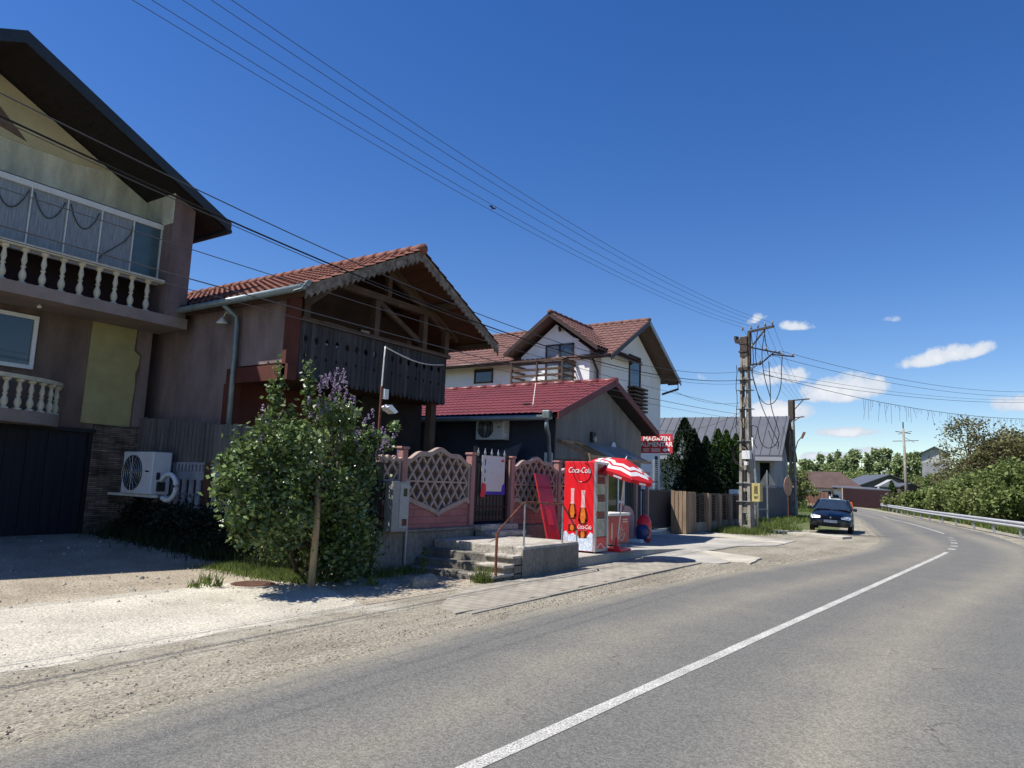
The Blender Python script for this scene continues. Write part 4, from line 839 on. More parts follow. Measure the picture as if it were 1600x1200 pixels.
for k in range(6): y = 17.5+k*.8; MB().bar((c0, y, cz0-.03), (c1-.05, y, cz1-.02), .03, .04).build('rafter', MT['whitemetal'] if k in (2, 4) else MT['plankwood'], cn_)
MB().prism([(c0, 18.75, cz0), (c1-.12, 18.75, cz1), (c1-.12, 18.75, cz1+.012), (c0, 18.75, cz0+.012)], (0, 2.9, 0)).build('sheet', MT['poly'], cn_)
ac_unit('white air conditioner outdoor unit high on the blue-grey shop side wall', -12.5, 16.90, 2.90, .98, .33, .68)
MB().box((-10.3, 17.2, 1.9), (-10.06, 17.28, 2.55)).build('corner_panel', MT['whitemetal'], sh)
# tarpaulin / folded sheet lit beside the gate
tag(MB().prism([(-12.6, 16.6, 2.0), (-11.0, 16.6, 2.0), (-10.75, 16.7, 2.78), (-12.0, 17.1, 2.5)], (0, .03, .02)).build('tarpaulin', MT['corrug']), 'dark blue-grey sheet stretched behind the gate under the shop air conditioner', 'tarpaulin')
# terrace of the shop
tag(MB().prism([(-10, 12.9, -.02), (-10, 12.9, .205), (-10, 16.0, .205), (-10, 19.6, .035), (-10, 19.6, -.02)], (3.0, 0, 0)).build('terrace', conc2, bevel=.02), kind='structure')
# bracket sign
sg = thing('shop_sign', 'red grocery shop sign with white lettering and an arrow, standing out from the gable corner', 'sign', (-9.65, 23.8, 3.2))
MB().box((-10.22, 23.79, 2.90), (-9.05, 23.83, 3.57)).build('board', MT['signred'], sg)
for z in (2.95, 3.52): MB().box((-10.4, 23.80, z), (-10.22, 23.83, z+.03)).build('bracket', MT['black'], sg)
text('MAGAZIN', .225, (-9.63, 23.786, 3.40), (1, 0, 0), (0, 0, 1), MT['white'], sg, bold=.006)
text('ALIMENTAR', .225, (-9.64, 23.786, 3.20), (1, 0, 0), (0, 0, 1), MT['white'], sg, bold=.006)
lb = MB()
for k in range(4):
    lb.box((-10.15, 23.784, 2.95+k*.035), (-9.90, 23.787, 2.965+k*.035)); lb.box((-9.84, 23.784, 2.95+k*.035), (-9.50, 23.787, 2.965+k*.035))
lb.build('small_print', MT['white'], sg)
MB().prism([(x, 23.784, z) for x, z in [(-9.42, 3.01), (-9.30, 3.09), (-9.30, 3.05), (-9.14, 3.05), (-9.18, 3.01), (-9.14, 2.97), (-9.30, 2.97), (-9.30, 2.93)]], (0, .003, 0)).build('arrow', MT['white'], sg)

# fridge
fg = thing('drinks_fridge', 'tall red soft drink fridge with glass door and bottle artwork on the lit side', 'fridge', (-7.55, 14.5, .2))
X0, X1, Y0, Y1, Z0, Z1 = -7.95, -7.2, 14.2, 14.82, .24, 2.20
MB().box((X0, Y0, Z0), (X1, Y1, Z1)).build('cabinet', MT['fridgered'], fg, bevel=.012)
df = MB().box((X1, Y0+.0, Z0+.0), (X1+.05, Y0+.06, Z1)).box((X1, Y1-.06, Z0), (X1+.05, Y1, Z1)).box((X1, Y0+.06, Z1-.05), (X1+.05, Y1-.06, Z1)).box((X1, Y0+.06, Z0), (X1+.05, Y1-.06, Z0+.06)).build('door_frame', MT['silver'], fg)
MB().box((X1, Y0+.06, .56), (X1+.02, Y1-.06, 1.90)).build('glass_door', mat('reflecting_fridge_glass', (.30, .31, .26), .2, .35, 6, 0, spec=.8), fg)
MB().box((X1+.01, Y0+.06, 1.90), (X1+.03, Y1-.06, Z1-.05)).build('header_panel', MT['deepred'], fg)
MB().box((X1+.02, Y0+.06, Z0+.06), (X1+.04, Y1-.06, .54)).build('kick_panel', MT['fridgered'], fg)
MB().tube([(X1+.043, Y0+.1+k*.045, .36+.05*math.sin(k*.7-1)) for k in range(10)], .012, 5).build('wave_stripe', MT['white'], fg)
MB().box((X1+.02, Y1-.09, .56), (X1+.035, Y1-.06, 1.90)).box((X1+.02, Y0+.06, 1.68), (X1+.03, Y1-.06, 1.70)).box((X1+.02, Y0+.06, 1.3), (X1+.03, Y1-.06, 1.315)).box((X1+.02, Y0+.06, .93), (X1+.03, Y1-.06, .945)).build('shelf', MT['silver'], fg)
mb = MB(); 
for sh_z in (.95, 1.32, 1.72):
    for k in range(7): mb.box((X1+.018, Y0+.09+k*.06, sh_z), (X1+.026, Y0+.125+k*.06, sh_z+.16))
mb.build('bottles_inside', MT['deepred'], fg)
MB().box((X1+.05, Y0+.005, 1.12), (X1+.075, Y0+.03, 1.45)).build('handle', MT['silver'], fg); MB().box((X1+.05, Y0, 1.03), (X1+.056, Y0+.1, 1.08)).build('handle_badge', MT['fridgered'], fg)
yS = Y0-.004
text('Coca-Cola', .18, (-7.57, yS-.004, 2.0), (1, 0, 0), (0, 0, 1), MT['white'], fg, shear=.3, width=.56)
MB().tube([(-7.50+.22*math.cos(a), yS, 1.96+.22*math.sin(a)) for a in [math.pi*.85+k*math.pi*1.55/24 for k in range(25)]], .008, 5).build('dark_ring', MT['deepred'], fg)
def flat(pts, y, m, name): return MB().prism([(x, y, z) for x, z in pts], (0, .002, 0)).build(name, m, fg)
def bottle(cx, zb, s):
    prof = [(.085, 0), (.09, .1), (.08, .22), (.092, .34), (.085, .42), (.05, .55), (.04, .62)]
    def o(ps, y, m, nm): flat([(cx-r*s, zb+z*s) for r, z in ps]+[(cx+r*s, zb+z*s) for r, z in reversed(ps)], y, m, nm)
    o(prof[:4], yS, MT['cola'], 'bottle_base'); o([(.1, .30), (.095, .42), (.055, .56)], yS, MT['cola'], 'bottle_shoulder')
    o([(.03, .27), (.055, .36), (.05, .44), (.03, .54)], yS-.003, MT['amber'], 'amber_glow'); o([(.03, .01), (.045, .06), (.03, .12)], yS-.003, MT['amber'], 'amber_glow')
    o([(.046, .55), (.036, .62), (.034, .80), (.04, .81), (.04, .87)], yS-.002, MT['capcol'], 'bottle_neck')
    o([(.09, .13), (.082, .24)], yS-.004, MT['signred'], 'bottle_label')
bottle(-7.46, .52, 1.2); bottle(-7.73, .66, 1.08)
text('Coca-Cola', .13, (-7.42, yS-.008, .76), (1, 0, 0), (0, 0, 1), MT['white'], fg, shear=.3, width=.34)
flat([(X0+.01, Z0+.01), (X1-.01, Z0+.01), (X1-.01, .62), (-7.28, .66), (-7.33, .58), (-7.42, .55), (-7.5, .60), (-7.6, .55), (-7.7, .62), (-7.8, .57), (-7.88, .66), (X0+.01, .62)], yS+.001, MT['icewhite'], 'ice_artwork')
# red board
rbd = thing('leaning_board', 'dark red glossy advertising board leaning against the pink fence', 'board', (-8.3, 14.1, .3))
q = [Vector(p) for p in [(-8.0, 13.66, .24), (-8.0, 14.18, .24), (-8.82, 14.95, 1.86), (-8.82, 14.28, 1.90)]]
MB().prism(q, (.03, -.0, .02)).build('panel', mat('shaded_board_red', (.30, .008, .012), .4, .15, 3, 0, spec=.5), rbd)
nq = Vector((.036, 0, .022))
text('Coca-Cola', .13, q[0]*.1+q[1]*.08+q[2]*.40+q[3]*.42+nq, (q[1]-q[0]).normalized()+Vector((0, 0, 0)), (q[3]-q[0]), MT['deepred'], rbd)
MB().prism([q[0]*.55+q[1]*.15+q[2]*.1+q[3]*.2+nq, q[0]*.2+q[1]*.5+q[2]*.2+q[3]*.1+nq, q[0]*.15+q[1]*.35+q[2]*.3+q[3]*.2+nq, q[0]*.35+q[1]*.1+q[2]*.15+q[3]*.4+nq], (.002, 0, .001)).build('faded_print', MT['signred'], rbd)
# parasol
um = thing('parasol', 'small red parasol with white zigzag stripes on a flat red base', 'parasol', (-7.15, 15.3, .2))
pb = Vector((-7.15, 15.3, .22)); ptop = at(978, 717, 16.55)
MB().tube([pb, ptop], .018, 8).build('pole', MT['whitemetal'], um)
MB().box((-7.42, 15.02, .205), (-6.92, 15.62, .27)).lathe((-7.15, 15.3, .26), [(.09, 0), (.04, .06), (.03, .25)], 12).build('base', MT['red'], um, bevel=.03)
ax_ = (Vector((.52, .34, -.16))).normalized()    # canopy tips down towards the street
axis = (ptop-pb).normalized(); axis = (axis + Vector((.27, -.03, 0))).normalized()
e1 = axis.cross(Vector((0, 0, 1))).normalized(); e2 = axis.cross(e1).normalized()
def cpt(k, t, n=8, R_=.80, dp=.30):
    a = 2*math.pi*k/n; return ptop - axis*dp*t**1.4 + (e1*math.cos(a)+e2*math.sin(a))*R_*t
red, wht, val, ribs = MB(), MB(), MB(), MB()
for k in range(8):
    nseg = 6; prevr = None
    for j in range(nseg):
        u0 = k+j/nseg; u1 = k+(j+1)/nseg
        zz = lambda u: .085*abs(((u % 1)*2)-1)          # zigzag
        def P_(u, t):
            a = cpt(k, t); b_ = cpt(k+1, t); return a.lerp(b_, u-k)
        cuts = lambda u: [0.02, .42+zz(u), .56+zz(u), .64+zz(u), .80+zz(u), 1.0]
        c0_, c1_ = cuts(u0), cuts(u1)
        for q_ in range(5):
            tgt = wht if q_ in (1, 3) else red
            o = len(tgt.v); tgt.v += [tuple(P_(u0, c0_[q_])), tuple(P_(u1, c1_[q_])), tuple(P_(u1, c1_[q_+1])), tuple(P_(u0, c0_[q_+1]))]; tgt.f.append((o, o+1, o+2, o+3))
        a, b_ = P_(u0, 1), P_(u1, 1); dn = -axis*(.075+.02*math.sin((u0-k)*math.pi)); o = len(val.v)
        val.v += [tuple(a), tuple(b_), tuple(b_+dn), tuple(a+dn)]; val.f.append((o, o+1, o+2, o+3))
    ribs.tube([ptop-axis*.03, cpt(k, 1)-axis*.01], .006, 5)
red.build('canopy', MT['umbfab'], um); wht.build('canopy_stripes', MT['umbwhite'], um); val.build('valance', MT['umbfab'], um); ribs.build('ribs', MT['whitemetal'], um)
MB().tube([ptop, ptop+axis*.07], [.02, .008], 8).build('finial', MT['white'], um)
vt = MB()
for k in (0, 1, 2, 5, 6, 7):
    a = cpt(k+.35, 1)-axis*.05; b_ = cpt(k+.65, 1)-axis*.05; nn = (a-ptop); nn -= axis*nn.dot(axis); nn.normalize(); vt.prism([a+nn*.004+axis*.02, b_+nn*.004+axis*.02, b_+nn*.004-axis*.02, a+nn*.004-axis*.02], nn*.002)
vt.build('valance_print', MT['white'], um)
# chest freezer
fz = thing('chest_freezer', 'faded red chest freezer with white ice cream artwork behind the parasol', 'freezer', (-8.2, 17.0, .2))
MB().box((-8.5, 16.42, .21), (-7.9, 17.66, .93)).build('body', MT['pinkfence'], fz, bevel=.03); MB().box((-8.52, 16.40, .93), (-7.88, 17.68, 1.0)).build('lid', MT['whitemetal'], fz, bevel=.015)
MB().box((-7.9, 16.5, .25), (-7.892, 17.6, .9)).build('front_print', mat('faded_red_print', (.42, .06, .05), .5, .15, 5, 0), fz)
sp = MB()
for k in range(9):
    a = R(20+k*40); c_ = (-7.89, 17.15, .52); sp.prism([(c_[0], c_[1]+math.cos(a-.25)*.06, c_[2]+math.sin(a-.25)*.06), (c_[0], c_[1]+math.cos(a)*.22, c_[2]+math.sin(a)*.26), (c_[0], c_[1]+math.cos(a+.25)*.06, c_[2]+math.sin(a+.25)*.06)], (.003, 0, 0))
sp.tube([(-7.888, 17.15+.16*math.cos(a), .5+.2*math.sin(a)) for a in [R(200+20*k) for k in range(9)]], .02, 5)
for z in (.76, .82): sp.box((-7.892, 17.22, z), (-7.887, 17.52, z+.03))
sp.box((-7.892, 16.55, .35), (-7.887, 16.62, .75)); sp.build('splash_artwork', mat('cream_print', (.55, .45, .35), .5, .1), fz)
# waste bin shaped like an ice cream
bn = thing('waste_bin', 'red and blue round-topped plastic bin with a pale swirl beside the shop posts', 'bin', (-8.75, 20.6, .03))
MB().lathe((-8.75, 20.65, .03), [(.16, 0), (.2, .08), (.23, .45), (.22, .62), (.15, .76), (.05, .84)], 18).build('body', MT['red'], bn, smooth=True)
MB().lathe((-8.72, 20.44, .06), [(.12, 0), (.17, .1), (.20, .28), (.19, .40), (.13, .50)], 18).build('blue_belly', MT['bluefab'], bn, smooth=True)
MB().tube([(-8.52, 20.42+.13*math.cos(a), .34+.15*math.sin(a)) for a in [R(-110+22*k) for k in range(10)]], .035, 6).build('swirl', MT['peach'], bn, smooth=True)
MB().box((-9.02, 20.1, .03), (-8.62, 20.62, .14)).build('foot', MT['whitemetal'], bn, bevel=.02)
t_ = thing('display_board', 'pale pink cone-shaped display board behind the plastic bin', 'board', (-9.25, 20.6, .03))
MB().prism([(-9.2, 20.0, .1), (-9.2, 20.85, .1), (-9.2, 20.95, .7), (-9.2, 20.85, .95), (-9.2, 20.6, 1.08), (-9.2, 20.25, 1.12), (-9.2, 20.05, .9)], (-.04, 0, 0)).build('panel', MT['pinkplastic'], t_)
MB().box((-9.3, 20.1, .03), (-9.1, 20.8, .1)).build('foot', MT['whitemetal'], t_)
# dark sliding gate and slatted screen, its pale slats standing for slits of sunlight
gt = thing('sliding_gate', 'low anthracite sliding gate of vertical slats beside the shop', 'gate', (-10.1, 25.4, .1))
mb = MB()
for k in range(44): mb.box((-10.12, 23.68+k*.083, .3), (-10.08, 23.68+k*.083+.062, 1.58))
mb.build('slats', MT['shopblack'], gt); MB().box((-10.14, 23.65, 1.56), (-10.06, 27.35, 1.62)).box((-10.14, 23.65, .24), (-10.06, 27.35, .32)).build('frame', MT['shopblack'], gt)
MB().box((-10.16, 23.65, .10), (-10.04, 27.35, .19)).build('bottom_rail', MT['whitemetal'], gt); MB().box((-10.08, 26.9, .4), (-10.0, 27.15, .6)).build('motor_box', MT['grille'], gt)
MB().box((-10.6, 23.6, -.02), (-9.9, 27.4, .1)).build('sill', conc2, gt)
t_ = thing('gleam_slat_screen', 'narrow upright screen of pale horizontal slats standing for gleams of sunlight behind the sliding gate', 'screen', (-10.5, 26.0, .1))
MB().box((-10.62, 26.05, .1), (-10.52, 26.12, 2.9)).build('post', MT['shopblack'], t_)
mb = MB()
for k in range(24):
    if k in (6, 7, 12): continue
    mb.box((-10.56, 25.7, 1.0+k*.075), (-10.48, 26.05, 1.02+k*.075))
mb.build('slats', MT['whitemetal'], t_)
# plank fence with thick posts
wf = thing('plank_fence', 'rough brown plank fence with thick posts and horizontal slats on a low concrete base', 'fence', (-9.4, 29, 0))
mb = MB()
for k in range(4): mb.box((-9.86+k*.15, 25.80, .05), (-9.73+k*.15, 25.84, 1.6+random.uniform(-.03, .03)))
for k in range(6): mb.box((-9.30, 25.86+k*.17, .05), (-9.26, 26.01+k*.17, 1.58+random.uniform(-.03, .03)))
mb.box((-9.86, 25.84, .05), (-9.3, 26.85, 1.5)); mb.build('corner_pillar', MT['plankwood'], wf)
MB().box((-9.6, 26.85, -.05), (-9.36, 33.2, .42)).build('base_wall', MT['oldshadeconc'], wf)
for y in (28.5, 29.9, 31.4, 33.0): 
    mb = MB()
    for k in range(3): mb.box((-9.62+k*.13, y-.17, .05), (-9.51+k*.13, y-.13, 1.55))
    for k in range(2): mb.box((-9.27, y-.13+k*.15, .05), (-9.24, y+.01+k*.15, 1.53))
    mb.box((-9.62, y-.13, .05), (-9.27, y+.15, 1.45)); mb.build('post', MT['plankwood'], wf)
for (a, b_) in [(26.9, 28.32), (28.66, 29.72), (30.06, 31.22), (31.6, 32.8)]:
    mb = MB()
    for k in range(9): mb.box((-9.47, a, .47+k*.115), (-9.44, b_, .545+k*.115))
    mb.box((-9.45, (a+b_)/2-.04, .42), (-9.41, (a+b_)/2+.04, 1.52)); mb.build('slat_panel', MT['darkslatshade'], wf)
MB().box((-9.9, 33.25, 0), (-9.5, 33.6, 1.75)).build('end_post', MT['whitestucco'], wf)

# ------------------------------------------------------------------ white house
wh = thing('white_house', 'two-storey white house with brown tiled roofs and a small wooden balcony', 'house', (-12.5, 25.1, 0))
MB().box((-22.5, 25.1, -.1), (-12.5, 31.3, 6.75)).build('wall', MT['whitestucco'], wh)
MB().prism([(-12.5, 25.1, 6.75), (-12.5, 31.3, 6.75), (-12.5, 28.2, 8.6)], (-.15, 0, 0)).build('gable_wall', MT['whitestucco'], wh)
MB().prism([(-15.95, 24.55, -.1), (-12.75, 24.55, -.1), (-12.75, 24.55, 7.0), (-14.3, 24.55, 8.15), (-15.95, 24.55, 6.9)], (0, .55, 0)).build('cross_gable_wall', MT['whitestucco'], wh)
soffm = mat('grey_brown_soffit', (.12, .085, .07), .8, .3, 3, .2, 30, stretch=(1, 6, 1))
def roof_pair(par, ridge0, ridge1, half, drop, tm, tw=.25, th=.35, ov=(0, 0)):
    ridge0 = Vector(ridge0); ridge1 = Vector(ridge1); d = (ridge1-ridge0).normalized(); sd = Vector((d.y, -d.x, 0)); Lr = (ridge1-ridge0).length
    mb = MB(); un = MB()
    for s_ in (-1, 1):
        e0 = ridge0+sd*s_*half-Vector((0, 0, drop)); vv = ridge0-e0
        tiles(mb, e0, d, vv, Lr, vv.length, tw, th, .03, .025, 4)
        dn = Vector((0, 0, -.09)); e1_ = ridge1+sd*s_*half-Vector((0, 0, drop))
        un.prism([ridge0+dn, e0+dn, e0+dn*.3, ridge0+dn*.3], ridge1-ridge0)
    a = mb.build('tile_roof', tm, par); un.build('soffit', soffm, par); ridge_caps(MB(), ridge0+Vector((0, 0, .02)), ridge1+Vector((0, 0, .02)), .1, .4).build('ridge_tiles', tm, par, smooth=True); return a
roof_pair(wh, (-23, 28.2, 8.85), (-11.78, 28.2, 8.85), 3.75, 2.15, MT['tilebrown'])
roof_pair(wh, (-14.3, 28.4, 8.55), (-14.3, 24.0, 8.55), 2.15, 1.55, MT['tilebrown'])
for s_ in (-1, 1):
    MB().prism([(-11.77, 28.2, 8.86), (-11.77, 28.2+s_*3.78, 6.70), (-11.77, 28.2+s_*3.78, 6.50), (-11.77, 28.2, 8.66)], (.04, 0, 0)).build('verge_board', MT['browngut'] if s_ < 0 else MT['greysteel'], wh)
    MB().prism([(-14.3, 23.97, 8.56), (-14.3+s_*2.17, 23.97, 7.0), (-14.3+s_*2.17, 23.97, 6.82), (-14.3, 23.97, 8.38)], (0, .04, 0)).build('verge_board', MT['browngut'], wh)
MB().tube([(-13.1, 24.42, 6.72), (-11.8, 24.42, 6.70)], .07, 8).build('gutter', MT['browngut'], wh, smooth=True)
MB().tube([(-22.5, 24.42, 6.72), (-16.3, 24.42, 6.72)], .07, 8).build('gutter', MT['browngut'], wh, smooth=True)
MB().tube([(-12.62, 24.5, 6.7), (-12.62, 24.8, 6.4), (-12.62, 25.0, 6.2), (-12.62, 25.0, .2)], .05, 8).build('downpipe', MT['browngut'], wh, smooth=True)
MB().tube([(-12.4, 32.0, 6.6), (-11.9, 32.0, 6.6), (-11.9, 32.0, 6.35), (-12.45, 31.4, 6.05)], .05, 8).build('downpipe', MT['browngut'], wh)
MB().prism([(-12.55, 25.5, 7.55), (-12.4, 24.5, 6.95), (-12.15, 24.5, 6.97), (-12.3, 25.7, 7.65)], (0, 0, .06)).build('valley_flashing', MT['whitemetal'], wh) if False else None
def window(par, plane, p, a0, a1, z0, z1, fm, gm=MT['glass'], mull=1, depth=.05, sg_=1):
    mb = MB(); t = .06
    def bx(a, b_, c_, d_):
        if plane == 'x': mb.box((p, a, c_), (p+depth*sg_, b_, d_))
        else: mb.box((a, p-depth*sg_, c_), (b_, p, d_))
    bx(a0, a0+t, z0, z1); bx(a1-t, a1, z0, z1); bx(a0, a1, z0, z0+t); bx(a0, a1, z1-t, z1)
    for k in range(mull): c_ = a0+(a1-a0)*(k+1)/(mull+1); bx(c_-.03, c_+.03, z0, z1)
    o = mb.build('window', fm, par); g = MB()
    if plane == 'x': g.box((p, a0+t, z0+t), (p+depth*.4*sg_, a1-t, z1-t))
    else: g.box((a0+t, p-depth*.4*sg_, z0+t), (a1-t, p, z1-t))
    g.build('pane', gm, o); return o
wbr = mat('brown_window_frame', (.05, .025, .018), .5, .15, 4, 0)
window(wh, 'y', 24.55, -14.75, -13.45, 5.45, 7.32, wbr)
MB().box((-14.68, 24.525, 5.5), (-14.15, 24.528, 7.25)).build('curtain', MT['curtain'], wh)
window(wh, 'y', 25.1, -18.75, -17.75, 6.0, 6.62, wbr, mull=0)
window(wh, 'x', -12.5, 27.7, 28.9, 5.55, 7.35, wbr, mull=0)
mb = MB()   # balcony of horizontal boards
for z in (5.62, 5.86, 6.10, 6.34): mb.box((-15.75, 23.52, z), (-13.35, 23.55, z+.09)); mb.box((-13.38, 23.55, z), (-13.35, 24.55, z+.09)); mb.box((-15.75, 23.55, z), (-15.72, 24.55, z+.09))
for x in (-15.75, -14.55, -13.40): mb.box((x, 23.47, 5.4), (x+.06, 23.53, 6.5))
mb.box((-15.8, 23.45, 6.47), (-13.3, 23.56, 6.53)).box((-13.4, 23.5, 6.47), (-13.3, 24.5, 6.53)); mb.build('balcony_railing', MT['beamwood'], wh)
MB().box((-15.8, 23.5, 5.3), (-13.3, 24.55, 5.45)).build('balcony_slab', MT['whitestucco'], wh)
mb = MB()
for k in range(7): mb.box((-12.5, 27.6, 4.9+k*.16), (-12.15, 29.0, 4.98+k*.16))
mb.build('side_balcony_railing', MT['beamwood'], wh)
MB().tube([(-14.1, 24.5, 7.85), (-14.05, 24.35, 7.95), (-13.95, 24.3, 7.85)], .05, 6).build('wall_bracket', MT['black'], wh)
MB().prism([(-13.9, 24.548, 7.52), (-13.72, 24.548, 7.62), (-13.35, 24.548, 7.5), (-13.2, 24.548, 7.42), (-13.5, 24.548, 7.38), (-13.8, 24.548, 7.4)], (0, -.01, 0)).build('plaster_patch', MT['white'], wh)

# ------------------------------------------------------------------ grey house with standing seam roof
eR = at(1222, 714, 45.7); rR = at(1224, 653, 50.0); rL = at(1060, 655, 53.5)
ad = (rL-rR); ad.z = 0; ad.normalize(); bd = Vector((-ad.y, ad.x, 0)); 
if bd.dot(rR-eR) < 0: bd = -bd
half = abs((rR-eR).dot(bd)); zr = rR.z; ze = eR.z
gh = thing('grey_house', 'bare cement house with a grey standing seam metal roof behind the conifers', 'house', (eR.x, eR.y, 0))
def GP(a, b_, z): p = Vector((eR.x, eR.y, 0))+ad*a+bd*b_; return Vector((p.x, p.y, z))
Lg = 15
for s_ in (0, 1):
    b0 = 0 if s_ == 0 else 2*half
    MB().prism([GP(0, b0, ze), GP(0, half, zr), GP(0, half, zr+.12), GP(0, b0, ze+.12)], ad*Lg).build('roof', MT['greyroof'], gh)
    sm_ = MB()
    for k in range(26): sm_.bar(GP(.2+k*.58, b0, ze+.14), GP(.2+k*.58, half, zr+.14), .03, .04)
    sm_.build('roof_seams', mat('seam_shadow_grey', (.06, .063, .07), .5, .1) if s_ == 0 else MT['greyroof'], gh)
MB().prism([GP(0, 0, ze-.25), GP(0, 0, ze), GP(0, half*.2, ze), GP(0, half*.2, ze-.25)], ad*Lg).build('eave_box', mat('light_fascia', (.30, .30, .33), .6, .1), gh)
MB().prism([GP(.6, .9, -.1), GP(.6, 2*half-.9, -.1), GP(.6, 2*half-.9, ze), GP(.6, half, zr-.1), GP(.6, .9, ze)], ad*(Lg-1.2)).build('wall', MT['rawrender'], gh)
MB().prism([GP(.9, .88, 2.3), GP(1.5, .88, 2.3), GP(1.5, .88, 3.6), GP(.9, .88, 3.6)], -bd*.03).build('window', MT['darkglass'], gh)
MB().prism([GP(4.9, .88, 1.0), GP(6.2, .88, 1.0), GP(6.2, .88, 2.4), GP(4.9, .88, 2.4)], -bd*.03).build('window', MT['darkglass'], gh)
# grey sheet fence beyond the pole
gf0, gf1 = Vector((-11.2, 43.4, 0)), Vector((-11.66, 55.4, 0)); dgf = (gf1-gf0).normalized()
gf = thing('sheet_fence', 'weathered grey vertical board fence beyond the concrete pole', 'fence', tuple(gf0))
mb = MB(); n_ = 72; ww = (gf1-gf0).length/n_
for k in range(n_):
    a = gf0+dgf*k*ww; mb.prism([a+Vector((0, 0, .1)), a+dgf*ww*.85+Vector((0, 0, .1)), a+dgf*ww*.85+Vector((0, 0, 2.0+random.uniform(-.03, .03))), a+Vector((0, 0, 2.0))], (-.03-random.random()*.02, 0, 0))
mb.build('boards', MT['corrug'], gf); MB().bar(gf0+Vector((-.08, 0, 1.7)), gf1+Vector((-.08, 0, 1.7)), .05, .08).build('rail', MT['corrug'], gf)
MB().prism([gf0+Vector((.0, -.1, 0)), gf1+Vector((0, 0, 0)), gf1+Vector((-.2, 0, 0)), gf0+Vector((-.2, -.1, 0))], (0, 0, .15)).build('base', MT['oldshadeconc'], gf)

# ------------------------------------------------------------------ utility poles
def lattice_pole(label, base, ht, w0, w1, rz, dark_top=True, holes=9):
    t = thing('utility_pole', label, 'utility pole', tuple(base), rz)
    b = MB()
    def wd(z): return w0+(w1-w0)*z/ht
    def dp(z): return wd(z)*.62
    zt = ht
    for s_ in (-1, 1):
        vs = []
        for z in (-.2, zt):
            w = wd(max(z, 0))/2; d = dp(max(z, 0))/2; i = w*.48
            vs += [(s_*i, -d, z), (s_*w, -d, z), (s_*w, d, z), (s_*i, d, z)]
        b.add(vs, [(0, 1, 2, 3), (4, 5, 6, 7), (0, 1, 5, 4), (1, 2, 6, 5), (2, 3, 7, 6), (3, 0, 4, 7)])
    z = .1; st = (ht-.3)/holes
    for k in range(holes+1):
        w = wd(z)*.26; b.box((-w, -dp(z)*.36, z-.2), (w, dp(z)*.36, z+.2)); z += st
    b.box((-w1*.3, -w1*.2, zt*.82), (w1*.3, w1*.2, zt))
    b.build('shaft', MT['poleconc'], t, local=True, bevel=.01)
    return t
P1 = Vector((-8.3, 30.3, 0))
p1 = lattice_pole('near concrete lattice pole crowded with cables, arms and a street lamp', P1, 8.25, .56, .32, R(-16), holes=9)
def on1(name, mb, m, smooth=False): return mb.build(name, m, p1, local=True, smooth=smooth)
on1('top_clamp', MB().box((-.17, -.12, 7.35), (.17, .12, 8.22)).box((-.22, -.15, 7.55), (.2, .15, 7.62)).box((-.21, -.14, 7.9), (.19, .14, 7.95)), MT['darkpole'])
on1('pole_band', MB().box((-.24, -.17, 6.75), (.22, .17, 6.9)), MT['darkpole'])
on1('clamp_bracket', MB().box((-.42, -.1, 8.0), (-.16, .1, 8.15)).box((-.45, -.12, 8.1), (-.36, .12, 8.3)), MT['darkpole'])
on1('crossarm', MB().box((.16, -.06, 6.95), (.26, .06, 8.45)).bar((.2, 0, 8.42), (1.35, 0, 8.5), .09, .09).bar((.25, 0, 7.7), (.95, 0, 8.42), .05, .05).bar((.2, 0, 6.98), (.75, 0, 7.0), .07, .07), MT['darkpole'])
on1('side_arm', MB().bar((.55, -.8, 7.62), (1.55, .3, 7.35), .05, .05).bar((1.3, -.1, 7.3), (1.95, .5, 7.22), .05, .05).bar((.5, .3, 7.0), (1.5, -.2, 7.4), .04, .04), MT['darkpole'])
for (x, z) in [(-.1, 8.62), (.3, 8.6), (.62, 8.62), (.95, 8.64), (1.28, 8.66)]: on1('insulator', MB().lathe((x, 0, z-.14), [(.012, 0), (.014, .06), (.045, .08), (.05, .13), (.03, .17), (.035, .2), (.012, .22)], 10), MT['insul'], True)
for (x, y, z) in [(.7, -.6, 7.6), (1.1, -.2, 7.5), (1.45, .2, 7.4), (1.6, .2, 7.25), (1.9, .45, 7.25)]: on1('insulator', MB().lathe((x, y, z), [(.012, 0), (.045, .03), (.04, .09), (.012, .12)], 8), MT['insul'], True)
on1('street_lamp', MB().tube([(.2, 0, 6.75), (.6, -.05, 6.95), (.8, -.1, 7.08)], .03, 8).prism([(.72, -.2, 7.02), (1.2, -.25, 7.2), (1.25, -.1, 7.28), (.8, .0, 7.16)], (0, .14, .06)), MT['greysteel'])
on1('steel_band', MB().box((-.30, -.2, 5.9), (.30, .2, 5.93)).box((-.31, -.2, 5.1), (.31, .2, 5.13)).box((-.3, -.2, 3.75), (.32, .2, 3.78)).box((-.32, -.22, 2.0), (.34, .22, 2.03)).box((-.34, -.24, 1.25), (.36, .24, 1.28)).box((-.3, -.2, 6.35), (.3, .2, 6.38)), MT['greysteel'])
on1('conduit', MB().tube([(.36, -.1, 3.9), (.40, -.1, 3.2), (.50, -.1, 2.0), (.52, -.1, 0)], .05, 8), MT['greysteel'], True)
on1('meter_box', MB().box((.40, -.26, 1.28), (.76, -.05, 2.02)), MT['yellowbox']); on1('meter_window', MB().box((.5, -.268, 1.6), (.66, -.26, 1.9)).box((.5, -.268, 1.4), (.66, -.26, 1.5)), mat('dim_window', (.14, .11, .05), .4))
on1('junction_box', MB().box((.02, -.36, 3.0), (.38, -.2, 3.35)).box((.1, -.34, 2.75), (.25, -.22, 2.9)), MT['acwhite'])
cc = MB()
